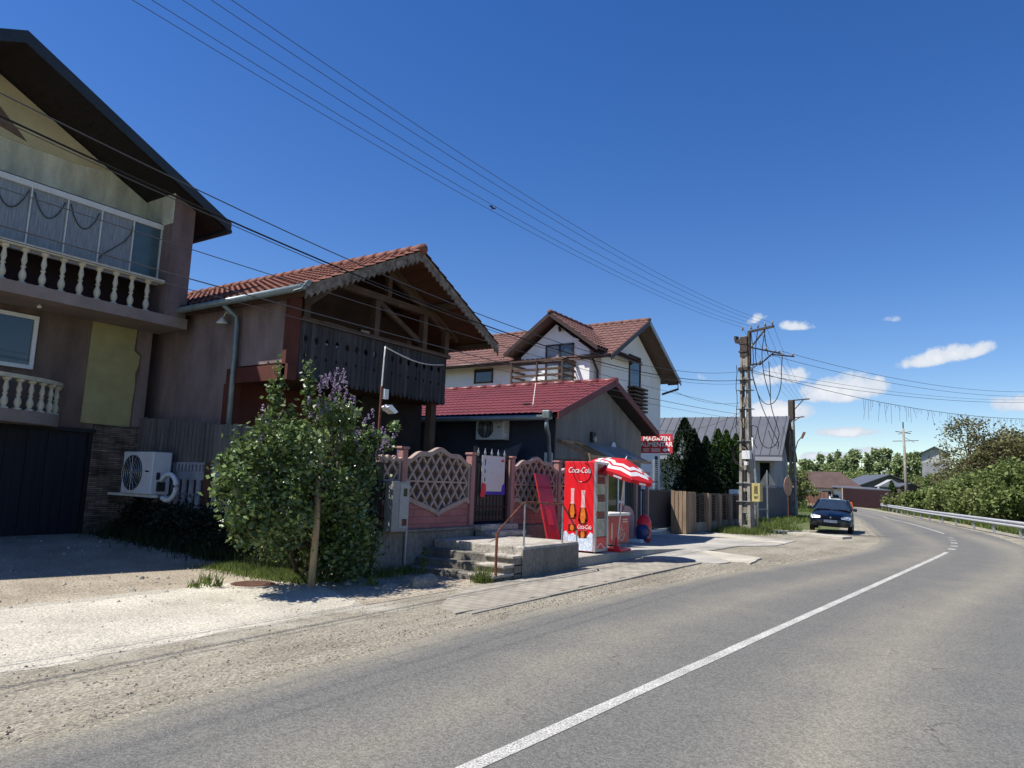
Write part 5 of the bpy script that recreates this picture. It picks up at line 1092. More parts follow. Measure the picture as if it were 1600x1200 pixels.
for q in range(3): cc.tube([(-.08+(.33+.03*q)*math.cos(a), -.26-.02*q, 3.2+(.38+.04*q)*math.sin(a)) for a in [k*2*math.pi/20 for k in range(21)]], .018, 5, False)
for x0, z0, z1 in [(-.28, 7.0, 4.4), (-.31, 4.9, 3.5), (0.0, 6.9, .5), (.07, 6.6, 3.5), (-.05, 5.6, 3.2)]: cc.tube([(x0+.03*math.sin(k*1.7), -.22, z0+(z1-z0)*k/8) for k in range(9)], .014, 5)
on1('cable_bundle', cc, MT['rubber'])
lp = MB()
for pts in [[(.3, 0, 6.7), (.5, -.1, 6.1), (.75, -.1, 5.5), (1.05, -.1, 5.25), (1.4, -.1, 5.35), (1.65, -.1, 5.9), (1.7, -.1, 6.6), (1.75, -.1, 7.2)],
            [(.3, 0, 6.7), (.55, -.1, 6.0), (.8, -.1, 5.2), (1.2, -.1, 4.3), (1.5, -.1, 3.7), (1.48, -.1, 3.4)] ,
            [(1.15, -.1, 7.0), (1.2, -.1, 6.0), (1.22, -.1, 5.2), (1.45, -.1, 4.4), (1.55, -.1, 4.0), (1.4, -.1, 3.6), (1.1, -.1, 3.45), (.8, -.1, 3.6), (.65, -.1, 4.0), (.6, -.1, 4.3), (.4, -.1, 4.4), (.28, 0, 4.35)],
            [(.28, 0, 4.35), (.35, -.1, 3.9), (.55, -.1, 3.45)], [(.95, 0, 8.4), (.85, -.1, 7.4), (.95, -.1, 6.4), (1.2, -.1, 5.5)], [(.3, 0, 8.4), (.45, -.1, 7.3), (.4, -.1, 6.6)], [(.6, 0, 8.4), (.55, -.1, 7.5), (.6, -.1, 6.9)], [(.9, 0, 8.4), (1.1, -.1, 7.4), (1.3, -.2, 7.2)]]:
    lp.tube(spline(pts, 7), .016, 6)
on1('slack_cables', lp, MT['rubber'])
P2 = Vector((-11.35, 53.3, 0))
p2 = lattice_pole('second concrete lattice pole with a crossarm, further along the street', P2, 8.2, .5, .3, R(-16))
MB().box((-.19, -.15, 6.9), (.19, .15, 8.3)).build('top_clamp', MT['darkpole'], p2, local=True)
MB().bar((.1, 0, 8.28), (1.35, 0, 8.3), .08, .08).bar((.2, 0, 7.6), (.9, 0, 8.28), .05, .05).bar((-.6, 0, 7.0), (.95, 0, 7.05), .06, .06).bar((.2, 0, 6.8), (.9, -.2, 7.1), .04, .04).build('crossarm', MT['darkpole'], p2, local=True)
MB().tube([(.2, 0, 4.6), (.4, 0, 5.3), (.75, 0, 5.7)], .03, 6).build('lamp_arm', MT['darkpole'], p2, local=True); MB().prism([(.65, -.05, 5.55), (.75, -.05, 5.5), (1.0, -.05, 5.95), (.85, -.05, 6.0)], (0, .12, 0)).build('lamp', MT['brickpost'], p2, local=True)
MB().box((.1, -.25, 4.6), (.32, -.1, 5.0)).build('box', MT['greysteel'], p2, local=True)
P3 = at(1418, 790, 75); P3.z = 0
p3 = thing('utility_pole', 'slim round concrete pole with two crossarms beyond the guard rail', 'utility pole', tuple(P3))
z3 = at(1414, 668, 75).z; P3.z = gz(P3.x, P3.y)
MB().tube([(0, 0, -.5), (-.1, 0, z3)], [.2, .11], 12).build('shaft', MT['poleconc'], p3, local=True, smooth=True)
MB().tube([(-.1, 0, z3-.2), (-.1, 0, z3+.7)], .06, 8).build('mast', MT['darkpole'], p3, local=True)
MB().bar((-.85, 0, z3-.3), (.6, .0, z3-.55), .07, .07).bar((-.6, 0, z3-.6), (.7, 0, z3-.3), .05, .05).bar((-1.15, 0, z3-1.35), (1.3, 0, z3-1.3), .06, .06).bar((-.1, 0, z3-.9), (.9, 0, z3-1.5), .04, .04).build('crossarm', MT['darkpole'], p3, local=True)

# ------------------------------------------------------------------ wires
def wire(label, p, q, sag, r=.012, n=40, m=MT['cable'], nm='overhead_wire', cat='wire', group='overhead wires', ext=0):
    p = Vector(p); q = Vector(q); pts = [p.lerp(q, k/n)+Vector((0, 0, -4*sag*(k/n)*(1-k/n))) for k in range(n+1)]
    mb = MB().tube([v for v in pts], r, 6); o = mb.build(nm, m, smooth=True); return tag(o, label, cat, group)
def through(a, b_, x, y, z):      # sag so that the span passes z at street position y
    t = (y-a[1])/(b_[1]-a[1]); return (a[2]+(b_[2]-a[2])*t-z)/(4*t*(1-t))
m1 = Matrix.Translation(P1) @ Matrix.Rotation(R(-16), 4, 'Z'); m2 = Matrix.Translation(P2) @ Matrix.Rotation(R(-16), 4, 'Z')
names = ['lowest and leftmost of the five thin wires fanning across the upper sky', 'second from the left of the five thin wires fanning across the upper sky', 'middle one of the five thin wires fanning across the upper sky', 'fourth from the left of the five thin wires fanning across the upper sky', 'rightmost and highest of the five thin wires fanning across the upper sky']
for k, (ix, px) in enumerate([(-.1, 207), (.3, 237), (.62, 285), (.95, 330), (1.28, 362)]):
    a = m1 @ Vector((ix, 0, 8.66)); d = (CF*F+CR*(px-800)-CU*(0-600)); xx = a.x
    hit = CP+d*(xx/d.x); b_ = Vector((xx, -14, 8.6)); wire(names[k], a, b_, through(a, b_, xx, hit.y, hit.z), .0045)
    wire('one of the five thin wires running on from the near pole to the second pole', a, m2 @ Vector((ix*.9, 0, 8.35)), .35, .006, 16)
tele = [((0, 145), (765, 497), 6.72, 'cable crossing the dark roof soffit and the balcony house ridge', .008), ((0, 181), (690, 483), 6.35, 'thick cable crossing below the left house gable patch', .012), ((0, 187), (640, 468), 6.2, 'thinner cable running just under the thick one across the left gable', .006),
        ((0, 293), (1000, 590), 5.2, 'cable crossing the glazed loggia of the left house', .006), ((0, 352), (950, 598), 4.9, 'lowest cable crossing the loggia just above its balusters', .008), ((0, 372), (980, 612), 4.7, 'dark thin cable passing the upper balusters of the left house', .005)]
for k, (pa, pm, zt, lab, r) in enumerate(tele):
    xx = -8.45-.03*k; a = Vector((xx, 30.2, zt))
    def hx(px, py): d = (CF*F+CR*(px-800)-CU*(py-600)); return CP+d*(xx/d.x)
    h0 = hx(*pa); h1_ = hx(*pm)
    # parabola through pole, h1_ and h0, carried on past the frame
    ysx = np.array([30.2, h1_.y, h0.y]); zs = np.array([zt, h1_.z, h0.z]); cf = np.polyfit(ysx, zs, 2)
    if cf[0] < .0008: cf[0] = .0012; 
    t0 = (zs[0]-zs[2]-cf[0]*(ysx[0]**2-ysx[2]**2))/(ysx[0]-ysx[2]); c_ = zs[0]-cf[0]*ysx[0]**2-t0*ysx[0]
    pts = [Vector((xx, y, cf[0]*y*y+t0*y+c_)) for y in np.linspace(30.2, -6, 50)]
    tag(MB().tube(pts, r, 6).build('overhead_wire', MT['rubber'] if r > .01 else MT['cable'], smooth=True), lab, 'wire', 'low cables along the houses')
A1 = P1+Vector((-.1, 0, 6.2))
wire('thin service cable dropping from the near pole to the white house eave', P1+Vector((-.2, 0, 5.4)), (-11.9, 31.6, 6.2), .25, .008)
wire('thin service cable from the near pole down to the shop sign corner', P1+Vector((-.2, 0, 5.0)), (-10.0, 23.6, 3.75), .35, .007)
wire('service cable dropping from the near pole behind the conifers', P1+Vector((-.2, 0, 4.7)), (-13.5, 40, 4.4), .4, .009)
wire('cable dropping from the near pole to the grey metal roof', P1+Vector((.2, 0, 4.4)), tuple(GP(2.0, 0, ze+.1)), .6, .009)
wire('steep cable running from the near pole to the foot of the second pole', P1+Vector((.3, 0, 4.0)), tuple(GP(3.3, -.2, 2.6)), .5, .011)
wire('black cable linking the near pole to the second pole lower arm', P1+Vector((.9, .1, 4.2)), m2 @ Vector((-.6, 0, 7.0)), 1.2, .014)
for k, (za, py, lab, r) in enumerate([(7.5, 590, 'upper pair wire leaving the near pole towards the right edge', .009), (7.35, 597, 'lower pair wire leaving the near pole towards the right edge', .009), (6.75, 607, 'single wire below the pair, running to the right edge', .007), (6.65, 611, 'lowest plain wire running to the right edge above the icicle lights', .010)]):
    a = P1+Vector((1.5-k*.4, 0, za)); e = at(1600, py, 44); d = e-a; wire(lab, a, a+d*1.5, 1.0 if k < 2 else .8, r)
ic = thing('icicle_light_string', 'unlit icicle light string hanging across the road from the near pole', 'light string', (-7.8, 30.5, 7.0))
a = P1+Vector((.3, 0, 6.75)); e = at(1600, 640, 40); q = a+(e-a)*1.3
span = [a.lerp(q, k/80)+Vector((0, 0, -4*.75*(k/80)*(1-k/80))) for k in range(81)]
MB().tube(span, .012, 5).build('carrier_cable', MT['cable'], ic)
dr = MB()
for k in range(120):
    t = .25+k/120*.74; i = int(t*80); p = span[i].lerp(span[i+1], t*80-i); ln = random.choice([.15, .3, .25, .5, .75, .95])
    if random.random() < .3: continue
    sw_ = random.uniform(-.18, .18) if random.random() < .4 else 0
    MB().tube([p, p+Vector((sw_*.5, 0, -ln*.5)), p+Vector((sw_, 0, -ln))], .006, 4).build('icicle_strand', MT['cable'], ic)
# bird
bd_ = at(771, 326, 55); t_ = thing('bird', 'small dark bird flying high in the open sky', 'bird', tuple(bd_))
MB().tube([(-.22, 0, 0), (-.1, 0, .02), (.05, 0, .03), (.2, 0, .02), (.26, 0, .01)], [.01, .05, .07, .045, .012], 8).build('body', MT['black'], t_, local=True, smooth=True)
for s_ in (-1, 1): MB().prism([(.08, s_*.03, .03), (-.08, s_*.03, .03), (-.14, s_*.28, .14), (-.12, s_*.46, .08), (.0, s_*.3, .15)], (0, 0, .015)).build('wing', MT['black'], t_, local=True)

# ------------------------------------------------------------------ road signs
sp_ = gr(1203, 820); t_ = thing('triangular_sign', 'triangular road sign seen from behind on a grey post near the pole', 'road sign', (sp_.x, sp_.y, 0))
sp_ = Vector((-9.75, 39.6, 0)); t_.location = sp_; W[t_.name] = Matrix.Translation(sp_)
MB().tube([(0, 0, 0), (0, 0, 2.85)], .04, 8).build('post', MT['greysteel'], t_, local=True)
MB().prism([(-.46, .03, 2.05), (.46, .03, 2.05), (.0, .03, 2.85)], (0, .02, 0)).build('plate', MT['signback'], t_, local=True)
tag(MB().bar((-10.5, 38.2, .75), (-9.75, 39.6, .78), .03, .04).build('handrail_bar', MT['greysteel']), 'short grey rail between the pole conduit and the triangular sign post', 'rail')
rs = Vector((-10.45, 47.6, 0)); t_ = thing('round_sign', 'faded peach round road sign turned nearly edge-on on a rusty post', 'road sign', tuple(rs))
MB().tube([(0, 0, 0), (0, 0, 2.3)], .035, 8).build('post', MT['rust'], t_, local=True); MB().disc((0, -.04, 2.1), (.97, -.22, 0), .55, .02, 28, 1.1).build('plate', MT['peach'], t_, local=True)

# ------------------------------------------------------------------ parked car
ca = thing('parked_car', 'black saloon car parked facing the camera half on the pale concrete edge', 'car', (-5.62, 33.3, .06), R(7), None, 0, R(2.4))
ST = [(0.0, .60, .66, .30, .50, .58), (.06, .70, .76, .24, .58, .66), (.25, .78, .83, .22, .68, .76), (.75, .82, .855, .22, .80, .89), (1.2, .84, .86, .22, .88, .96), (2.0, .84, .86, .22, .92, .94), (3.2, .84, .86, .22, .94, .96), (3.8, .80, .84, .24, .96, 1.0), (4.08, .72, .76, .3, .92, .97), (4.12, .66, .7, .4, .8, .85)]
mb = MB(); K = 11
for (y, hb, hw, zb, zbelt, zt) in ST:
    zm = (zb+zbelt)/2; half_ = [(hb*.96, zb), (hw, zb+.1), (hw*1.0, zm), (hw*.965, zbelt), (hw*.62, zt-.012)]
    ring = [(-x, y, z) for x, z in half_] + [(0, y, zt)] + [(x, y, z) for x, z in reversed(half_)]
    mb.v += ring
for i in range(len(ST)-1):
    for k in range(K-1): mb.f.append((i*K+k, i*K+k+1, (i+1)*K+k+1, (i+1)*K+k))
    mb.f.append((i*K+K-1, i*K, (i+1)*K, (i+1)*K+K-1))
mb.f.append(tuple(range(K))); mb.f.append(tuple((len(ST)-1)*K+k for k in range(K)))
o = mb.build('body', MT['carpaint'], ca, local=True, smooth=True); sb_ = o.modifiers.new('sub', 'SUBSURF'); sb_.levels = 1; sb_.render_levels = 2
GS = [(1.12, .80, .93, .72, .95), (1.95, .80, .93, .57, 1.36), (2.4, .80, .93, .585, 1.40), (3.1, .80, .94, .58, 1.38), (3.75, .78, .97, .60, 1.12), (3.95, .76, .97, .70, .99)]
g_ = MB()
for (y, hb, zb, ht_, zt) in GS: g_.v += [(-hb, y, zb), (-ht_, y, zt-.03), (-ht_*.8, y, zt), (ht_*.8, y, zt), (ht_, y, zt-.03), (hb, y, zb)]
for i in range(len(GS)-1):
    for k in range(5): g_.f.append((i*6+k, i*6+k+1, (i+1)*6+k+1, (i+1)*6+k))
g_.build('windows', glass_mat('car_window_glass', (.02, .03, .045), .05), ca, local=True)
rf_ = MB()
for (y, hb, zb, ht_, zt) in GS[1:4]: rf_.v += [(-ht_-.006, y, zt-.05), (-ht_*.8, y, zt+.012), (ht_*.8, y, zt+.012), (ht_+.006, y, zt-.05)]
for i in range(2):
    for k in range(3): rf_.f.append((i*4+k, i*4+k+1, (i+1)*4+k+1, (i+1)*4+k))
rf_.build('roof', MT['carpaint'], ca, local=True, smooth=True)
for s_ in (-1, 1):
    MB().bar((s_*.79, 1.12, .94), (s_*.575, 1.97, 1.36), .06, .05).bar((s_*.585, 1.95, 1.365), (s_*.585, 3.1, 1.365), .04, .05).bar((s_*.585, 3.1, 1.365), (s_*.75, 3.9, 1.0), .09, .06).bar((s_*.81, 2.35, .93), (s_*.60, 2.4, 1.37), .07, .03).build('pillar', MT['carpaint'], ca, local=True)
    MB().prism([(s_*.40, .02, .60), (s_*.74, .06, .56), (s_*.80, .22, .60), (s_*.79, .34, .72), (s_*.62, .20, .72), (s_*.42, .08, .68)], (0, -.035, 0)).build('headlight', MT['headlamp'], ca, local=True)
    m_ = MB().box((min(s_*.84, s_*1.0), 1.3, .93), (max(s_*.84, s_*1.0), 1.42, 1.06)); m_.build('wing_mirror', MT['carplastic'], ca, local=True, bevel=.03)
    for y in (.78, 3.3):
        wv = MB().tube([(s_*.66, y, .30), (s_*.85, y, .30)], .30, 22); w_ = wv.build('wheel', MT['tyre'], ca, local=True)
        MB().tube([(s_*.845, y, .30), (s_*.862, y, .30)], [.19, .17], 16).build('rim', MT['silver'], w_, local=True)
MB().box((-.72, -.035, .27), (.72, .02, .42)).box((-.66, -.025, .25), (.66, .05, .3)).build('bumper', MT['carplastic'], ca, local=True, bevel=.02)
MB().box((-.36, -.012, .60), (.36, .03, .68)).build('radiator_grille', MT['carplastic'], ca, local=True); MB().disc((0, -.016, .64), (0, -1, 0), .035, .01, 16).build('emblem', MT['silver'], ca, local=True)
pl_ = MB().box((-.26, -.06, .42), (.26, -.04, .53)).build('number_plate', MT['white'], ca, local=True)
mmw = W[ca.name]; tx = text('CJ 27 VDM', .11, mmw @ Vector((0, -.062, .475)), mmw.to_3x3() @ Vector((1, 0, 0)), mmw.to_3x3() @ Vector((0, 0, 1)), MT['black'], ca, name='plate_lettering')
MB().bar((-.6, 1.1, .965), (-.05, 1.14, .975), .02, .02).bar((.05, 1.1, .975), (.6, 1.14, .965), .02, .02).build('wipers', MT['carplastic'], ca, local=True)
for x in (-.36, .36): MB().box((x-.2, 2.1, .8), (x+.2, 2.3, 1.18)).build('seat', MT['carplastic'], ca, local=True) if False else None

# ------------------------------------------------------------------ guard rail
GR = spline([(p[0], p[1], 0) for p in [(3.3, 22), (2.9, 28), (2.35, 32), (1.5, 37), (.0, 44), (-1.9, 53), (-4.4, 65), (-7.4, 82), (-11.3, 103)]], 10)
gd = thing('guard_rail', 'long galvanised steel guard rail along the outer edge of the bend', 'guard rail', (1.2, 40, 0))
sec = [(-.02, .50), (.05, .54), (.05, .58), (-.02, .64), (.05, .70), (.05, .74), (-.02, .78)]
mb = MB(); dg_ = dense(GR, 1.0, 200)
for i, p in enumerate(dg_):
    d = (dg_[min(i+1, len(dg_)-1)]-dg_[max(i-1, 0)]).normalized(); nn = Vector((-d.y, d.x, 0)); zz = gz(p.x, p.y)
    mb.v += [tuple(p+nn*a+Vector((0, 0, b_+zz))) for a, b_ in sec]
for i in range(len(dg_)-1):
    for k in range(6): mb.f.append((i*7+k, i*7+k+1, (i+1)*7+k+1, (i+1)*7+k))
mb.build('beam', mat('weathered_rail_steel', (.48, .49, .49), .5, .12, 1.5, .1, 20, metal=.25), gd)
acc = 0; k_ = 0
for i in range(1, len(dg_)):
    acc += (dg_[i]-dg_[i-1]).length
    if acc > 4 and k_ < 30: acc = 0; k_ += 1; p = dg_[i]; MB().box((p.x+.03, p.y-.05, -.1), (p.x+.14, p.y+.05, .72)).build('post', MT['greysteel'], gd)

# ------------------------------------------------------------------ lilac and verge plants
def onx(px, py, x): d = CF*F+CR*(px-800)-CU*(py-600); return CP+d*(x/d.x)
li = thing('lilac_bush', 'big leafy lilac bush in bloom beside the mossy concrete base wall', 'bush', (-8.9, 7.6, 0))
spots = [(365, 750, 28), (385, 790, 34), (395, 715, 36), (400, 822, 30), (378, 835, 20), (430, 680, 34), (440, 740, 44), (440, 800, 44), (432, 848, 28), (470, 690, 42), (490, 760, 48),
         (500, 830, 46), (500, 868, 28), (515, 645, 28), (520, 700, 40), (530, 770, 46), (545, 830, 44), (550, 880, 36), (560, 700, 36), (580, 690, 26), (540, 655, 28), (565, 750, 34), (600, 690, 16), (615, 668, 9), (355, 720, 12), (350, 765, 14), (372, 812, 22)]
cs, rs_, ns = [], [], []
for (px, py, rp) in spots:
    for kk in range(2 if rp > 25 else 1):
        x = -8.75+random.uniform(-.5, .4)*(1 if rp > 25 else .4); p = onx(px+random.uniform(-4, 4), py+random.uniform(-4, 4), x); r = rp/F*12.0
        cs.append(tuple(p)); rs_.append(r*.95); ns.append(int(60+r*r*2900*.8))
P = clumps(cs, rs_, ns, .95, .45)
for (px, py, x_, n_, sx, sz) in [(430, 625, -8.7, 260, .10, .42), (482, 610, -8.6, 260, .09, .40), (616, 668, -8.6, 60, .08, .07), (352, 745, -8.7, 90, .16, .16), (372, 700, -8.8, 70, .12, .15), (408, 665, -8.7, 60, .08, .14), (455, 650, -8.6, 60, .06, .16)]:
    P = np.concatenate([P, np.array(onx(px, py, x_))+rng.normal(size=(n_, 3))*np.array([sx, sx, sz])*.6])
P = P[P[:, 2] > .03]
leaf_mesh('foliage', P, .082, MT['lilacleaf'], li, .62, .4, .2, .25)
br = MB()
for k in range(26):
    c_ = Vector(cs[random.randrange(len(cs))]); b0 = Vector((-9.25+random.uniform(-.3, .3), 8.3+random.uniform(-.5, .5), 0)); mid = b0.lerp(c_, .5)+Vector((0, 0, .25)); br.tube([b0, mid, c_], [.03, .02, .006], 6)
br.build('stems', MT['bark'], li)
fc, fr_ = [], []
for (px, py, n_) in [(515, 600, 16), (500, 625, 12), (535, 615, 14), (540, 645, 12), (520, 655, 12), (505, 665, 8), (555, 670, 10), (575, 675, 9), (590, 690, 10), (604, 680, 8), (612, 700, 5), (560, 700, 7), (420, 655, 5), (388, 697, 2), (430, 652, 2), (600, 705, 6), (530, 590, 6), (480, 640, 3), (548, 625, 8), (580, 660, 4)]:
    for _ in range(int(n_*.62+.5)):
        p = onx(px+random.gauss(0, 11), py+random.gauss(0, 13), -8.5+random.uniform(-.3, .2)); h_ = random.uniform(.09, .15)
        for j in range(4): fc.append(tuple(p+Vector((0, 0, h_*j/3*.7)))); fr_.append(.042*(1-j*.2))
P = clumps(fc, fr_, [6]*len(fc), 1, .5); leaf_mesh('blossoms', P, .026, MT['lilacflower'], li, .9, .3)
t_ = thing('wooden_post', 'pale round wooden post standing in front of the lilac', 'post', (-8.55, 7.72, 0))
pp = onx(487, 903, -8.55); MB().tube([(-8.55, pp.y, -.05), (-8.55, pp.y+.02, .9), (-8.56, pp.y-.0, 1.66)], [.055, .052, .048], 10).build('post', mat('pale_bare_wood', (.40, .30, .17), .85, .3, 5, .4, 30, stretch=(3, 3, .4)), t_, smooth=True)
# other shrubs right of the post (dark, in the shade of the lilac)
sb = thing('verge_shrub', 'dark tangled shrub filling the corner between the lilac post and the concrete wall', 'shrub', (-8.9, 8.8, 0))
P = clumps([(-8.9, 8.3, .5), (-8.9, 8.7, .9), (-9.0, 8.9, .35), (-9.1, 8.5, 1.3), (-8.8, 8.9, .6)], [.45, .45, .4, .4, .35], [900, 900, 700, 700, 600], 1.1, .3); leaf_mesh('foliage', P[P[:, 2] > .02], .07, MT['lilacleaf'], sb, .35, .4, .2, .6)
for k in range(6): MB().tube([(-9, 8.6, 0), (-9+random.uniform(-.3, .3), 8.6+random.uniform(-.4, .4), 1.2)], [.015, .006], 5).build('stem', MT['bark'], sb)
# grass
def patch(n, fx): return np.array([fx() for _ in range(n)])
def cl(p): return (p[0], p[1], gz(p[0], p[1])+.0)
grass('grass', patch(9000, lambda: (lambda t_: cl((-11.3+2.4*t_+random.gauss(0, .12), 7.95+.05*t_+random.gauss(0, .22))))(random.random())), .085, MT['grassblade'], 'green grass tufts at the foot of the lilac bush', .008)
grass('verge_grass', patch(9000, lambda: cl((random.uniform(-16.2, -10), 8.9-abs(random.gauss(0, .38))))), .26, MT['shadegrass'], 'long dark grass in the shade below the boundary fence', .009)
grass('grass', patch(1600, lambda: cl((-8.75+random.gauss(0, .18), random.uniform(8.8, 10.8)))), .13, MT['grassblade'], 'weeds along the foot of the concrete base wall', .007)
grass('grass', patch(260, lambda: (random.gauss(-7.05, .07), random.gauss(9.9, .09), .0)), .24, MT['grassblade'], 'clump of grass at the bottom of the stairs', .008)
grass('grass', patch(6500, lambda: cl((random.gauss(-8.3, .5)-.05, 28.6+7*random.random()**1.2+random.gauss(0, .2)))), .22, MT['grassblade'], 'bright grass around the foot of the near concrete pole', .014)
grass('grass', patch(3500, lambda: cl((-10.9+2.2*random.random()**1.6, random.uniform(36.5, 54)))), .22, MT['grassblade'], 'grass strip before the grey board fence', .02)
for nm_, k0, k1 in (('grass', 1.6, 5.0),):
    def f_():
        y = random.uniform(26, 100); return cl((rr(y)+random.uniform(k0, k1+y*.02), y))
    grass(nm_, patch(26000, f_), .3, MT['grassblade'], 'roadside grass under and behind the guard rail', .03)
iv = thing('ivy_hedge', 'low dark ivy covering the base wall below the air conditioner and the ornamental panels', 'hedge', (-12.5, 8.7, 0))
P = clumps([(-16.0+k*.36, 8.72-.12*(k % 3), .22+.2*(k % 2)+.12*random.random()) for k in range(17)]+[(-16.0+k*.36, 8.8, .72) for k in range(16)], [.34]*33, [420]*33, 1, .3)
leaf_mesh('foliage', P[P[:, 2] > .1], .085, MT['darkivy'], iv, .45, .4, .2, .6)
MB().tube([(-15.5, 8.8, .1), (-12.8, 8.78, .5), (-10.2, 8.8, .3)], .02, 5).build('stem', MT['bark'], iv)
for (x, y, s_) in [(-9.75, 6.6, .16), (-9.55, 6.3, .1), (-9.4, 6.55, .17), (-8.6, 8.15, .1), (-8.0, 8.3, .12)]:
    t_ = grass('weed', patch(38, lambda: (random.gauss(x, .05), random.gauss(y, .05), .022)), s_, MT['grassblade'], None, .012)
    tag(t_, 'small green weed, %s' % {-9.75: 'left one growing at the apron edge', -9.55: 'small one between two others by the apron edge', -9.4: 'nearest to the manhole at the apron edge', -8.6: 'nearest to the lilac foot on the dirt', -8.0: 'left of the boulder on the dirt'}[x], 'weed', 'small weeds by the apron')
for (x, y, h_) in [(-8.0, 9.55, .62), (-7.95, 9.75, .35), (-8.1, 9.3, .3)]:
    pass
P = clumps([(-8.05, 9.55, .12+.1*k) for k in range(5)], [.07, .06, .05, .04, .02], [40, 34, 28, 22, 12], 1, .2); tag(leaf_mesh('weed', P, .07, MT['grassblade'], None, .3), 'tall thin weed growing up against the concrete base wall', 'weed')
# boulder and small stones
def rock(x, y, sx, sy, sz, label, sd, group=None):
    bm = bmesh.new(); bmesh.ops.create_icosphere(bm, subdivisions=3, radius=1); rd = random.Random(sd); ph = [rd.uniform(0, 6) for _ in range(6)]
    for v in bm.verts:
        f_ = 1+.12*math.sin(v.co.x*3+ph[0])+.1*math.sin(v.co.y*4+ph[1])+.08*math.sin(v.co.z*5+ph[2]); v.co = Vector((v.co.x*sx*f_, v.co.y*sy*f_, max(-.3, v.co.z)*sz*f_))
    me = bpy.data.meshes.new('boulder'); bm.to_mesh(me); bm.free(); me.materials.append(MT['rock']); [setattr(p, 'use_smooth', True) for p in me.polygons]
    o = bpy.data.objects.new('boulder', me); COL.objects.link(o); o.location = (x, y, .0); tag(o, label, 'rock', group); return o
rock(-7.45, 8.85, .2, .24, .19, 'rounded grey boulder lying by the pavement start below the base wall', 1)
rock(-7.85, 8.55, .13, .17, .07, 'flat pale stone to the left of the big boulder', 2)
rock(-8.35, 8.15, .12, .10, .05, 'small pale stone on the ground near the wooden post', 3)
rock(-14.2, 6.9, .16, .26, .11, 'pale stone lying in the shaded yard before the garage', 4)

# ------------------------------------------------------------------ conifers behind the plank fence
def conifer(px, ptop, d, r, label, m, lean=0):
    tpt = at(px, ptop, d); h_ = tpt.z; t = thing('conifer', label, 'tree', (tpt.x, tpt.y, 0), 0, 'row of conifers behind the plank fence')
    n_ = 5200; z = rng.uniform(0, 1, n_)**.8; ang = rng.uniform(0, 2*math.pi, n_)
    prof = np.minimum(1, (1-z)*2.1+.02)**.8*(.82+.18*np.sin(ang*3+z*9)+.10*np.sin(ang*7+z*31)); rad = r*prof*(.72+.34*rng.uniform(0, 1, n_))
    P = np.stack([tpt.x+rad*np.cos(ang), tpt.y+rad*np.sin(ang), .15+z*(h_-.1)], 1)
    leaf_mesh('foliage', P, .17, m, t, .4, .4, 1.5, -.9); MB().tube([(tpt.x, tpt.y, 0), (tpt.x, tpt.y, h_*.8)], [.09, .02], 6).build('trunk', MT['bark'], t)
for a in [(1070, 655, 36.5, 1.2, 'tall dark conifer at the left end of the row behind the plank fence', MT['shadeleaf']), (1084, 672, 36.8, .8, 'second conifer from the left, leaning against the tall one', MT['shadeleaf']), (1103, 684, 37, .8, 'short dark conifer with a pointed tip, third from the left', MT['shadeleaf']),
          (1122, 672, 38, .9, 'fourth conifer from the left, first of the greener ones', MT['conifer']), (1135, 674, 39, .8, 'fifth conifer from the left with a round green top', MT['conifer']), (1150, 680, 40, .9, 'conifer at the right end of the row, half behind the concrete pole', MT['conifer']), (1090, 700, 34, 1.1, 'low dark conifer in front of the row behind the sliding gate', MT['shadeleaf']), (1118, 700, 35.5, 1.1, 'low dark conifer in the middle of the row behind the plank fence', MT['shadeleaf'])]: conifer(*a)

# ------------------------------------------------------------------ deciduous trees and bushes to the right and far off
def tree(nm, label, cat, base, h_, r, m, nl, lsz, group=None, trunk=True, nc=22, squash=.8, low=.25, sparse=.35):
    base = Vector(base); t = thing(nm, label, cat, tuple(base), 0, group); cs, rs_ = [], []
    for k in range(nc):
        a = random.uniform(0, 6.283); u_ = random.uniform(low, 1); env = math.sin(math.pi*min(.98, max(.05, (u_-low)/(1-low)*.82+.13)))**.7
        rad = r*env*math.sqrt(random.random())*.85; cs.append((base.x+rad*math.cos(a), base.y+rad*math.sin(a), base.z+h_*u_*.93)); rs_.append(r*random.uniform(.22, .38))
    P = clumps(cs, rs_, [max(10, int(nl/nc))]*nc, squash, sparse); P[:, 2] = np.maximum(P[:, 2], base.z+.05)
    leaf_mesh('crown' if trunk else 'foliage', P, lsz, m, t, .7, .45, .3)
    b = MB(); hh = h_*(low+.25)
    b.tube([base-Vector((0, 0, .4)), base+Vector((.05*h_*.2, 0, hh*.5)), base+Vector((0, 0, hh))], [h_*.022, h_*.017, h_*.012], 7)
    for c_ in cs[:14]: c_ = Vector(c_); b.tube([base+Vector((0, 0, hh*random.uniform(.4, 1))), (base+Vector((0, 0, hh))).lerp(c_, .5), c_], [h_*.009, h_*.005, h_*.0015], 5)
    b.build('trunk' if trunk else 'stems', MT['bark'], t); return t
def onb(px, py, d): p = at(px, py, d); return Vector((p.x, p.y, gz(p.x, p.y)))
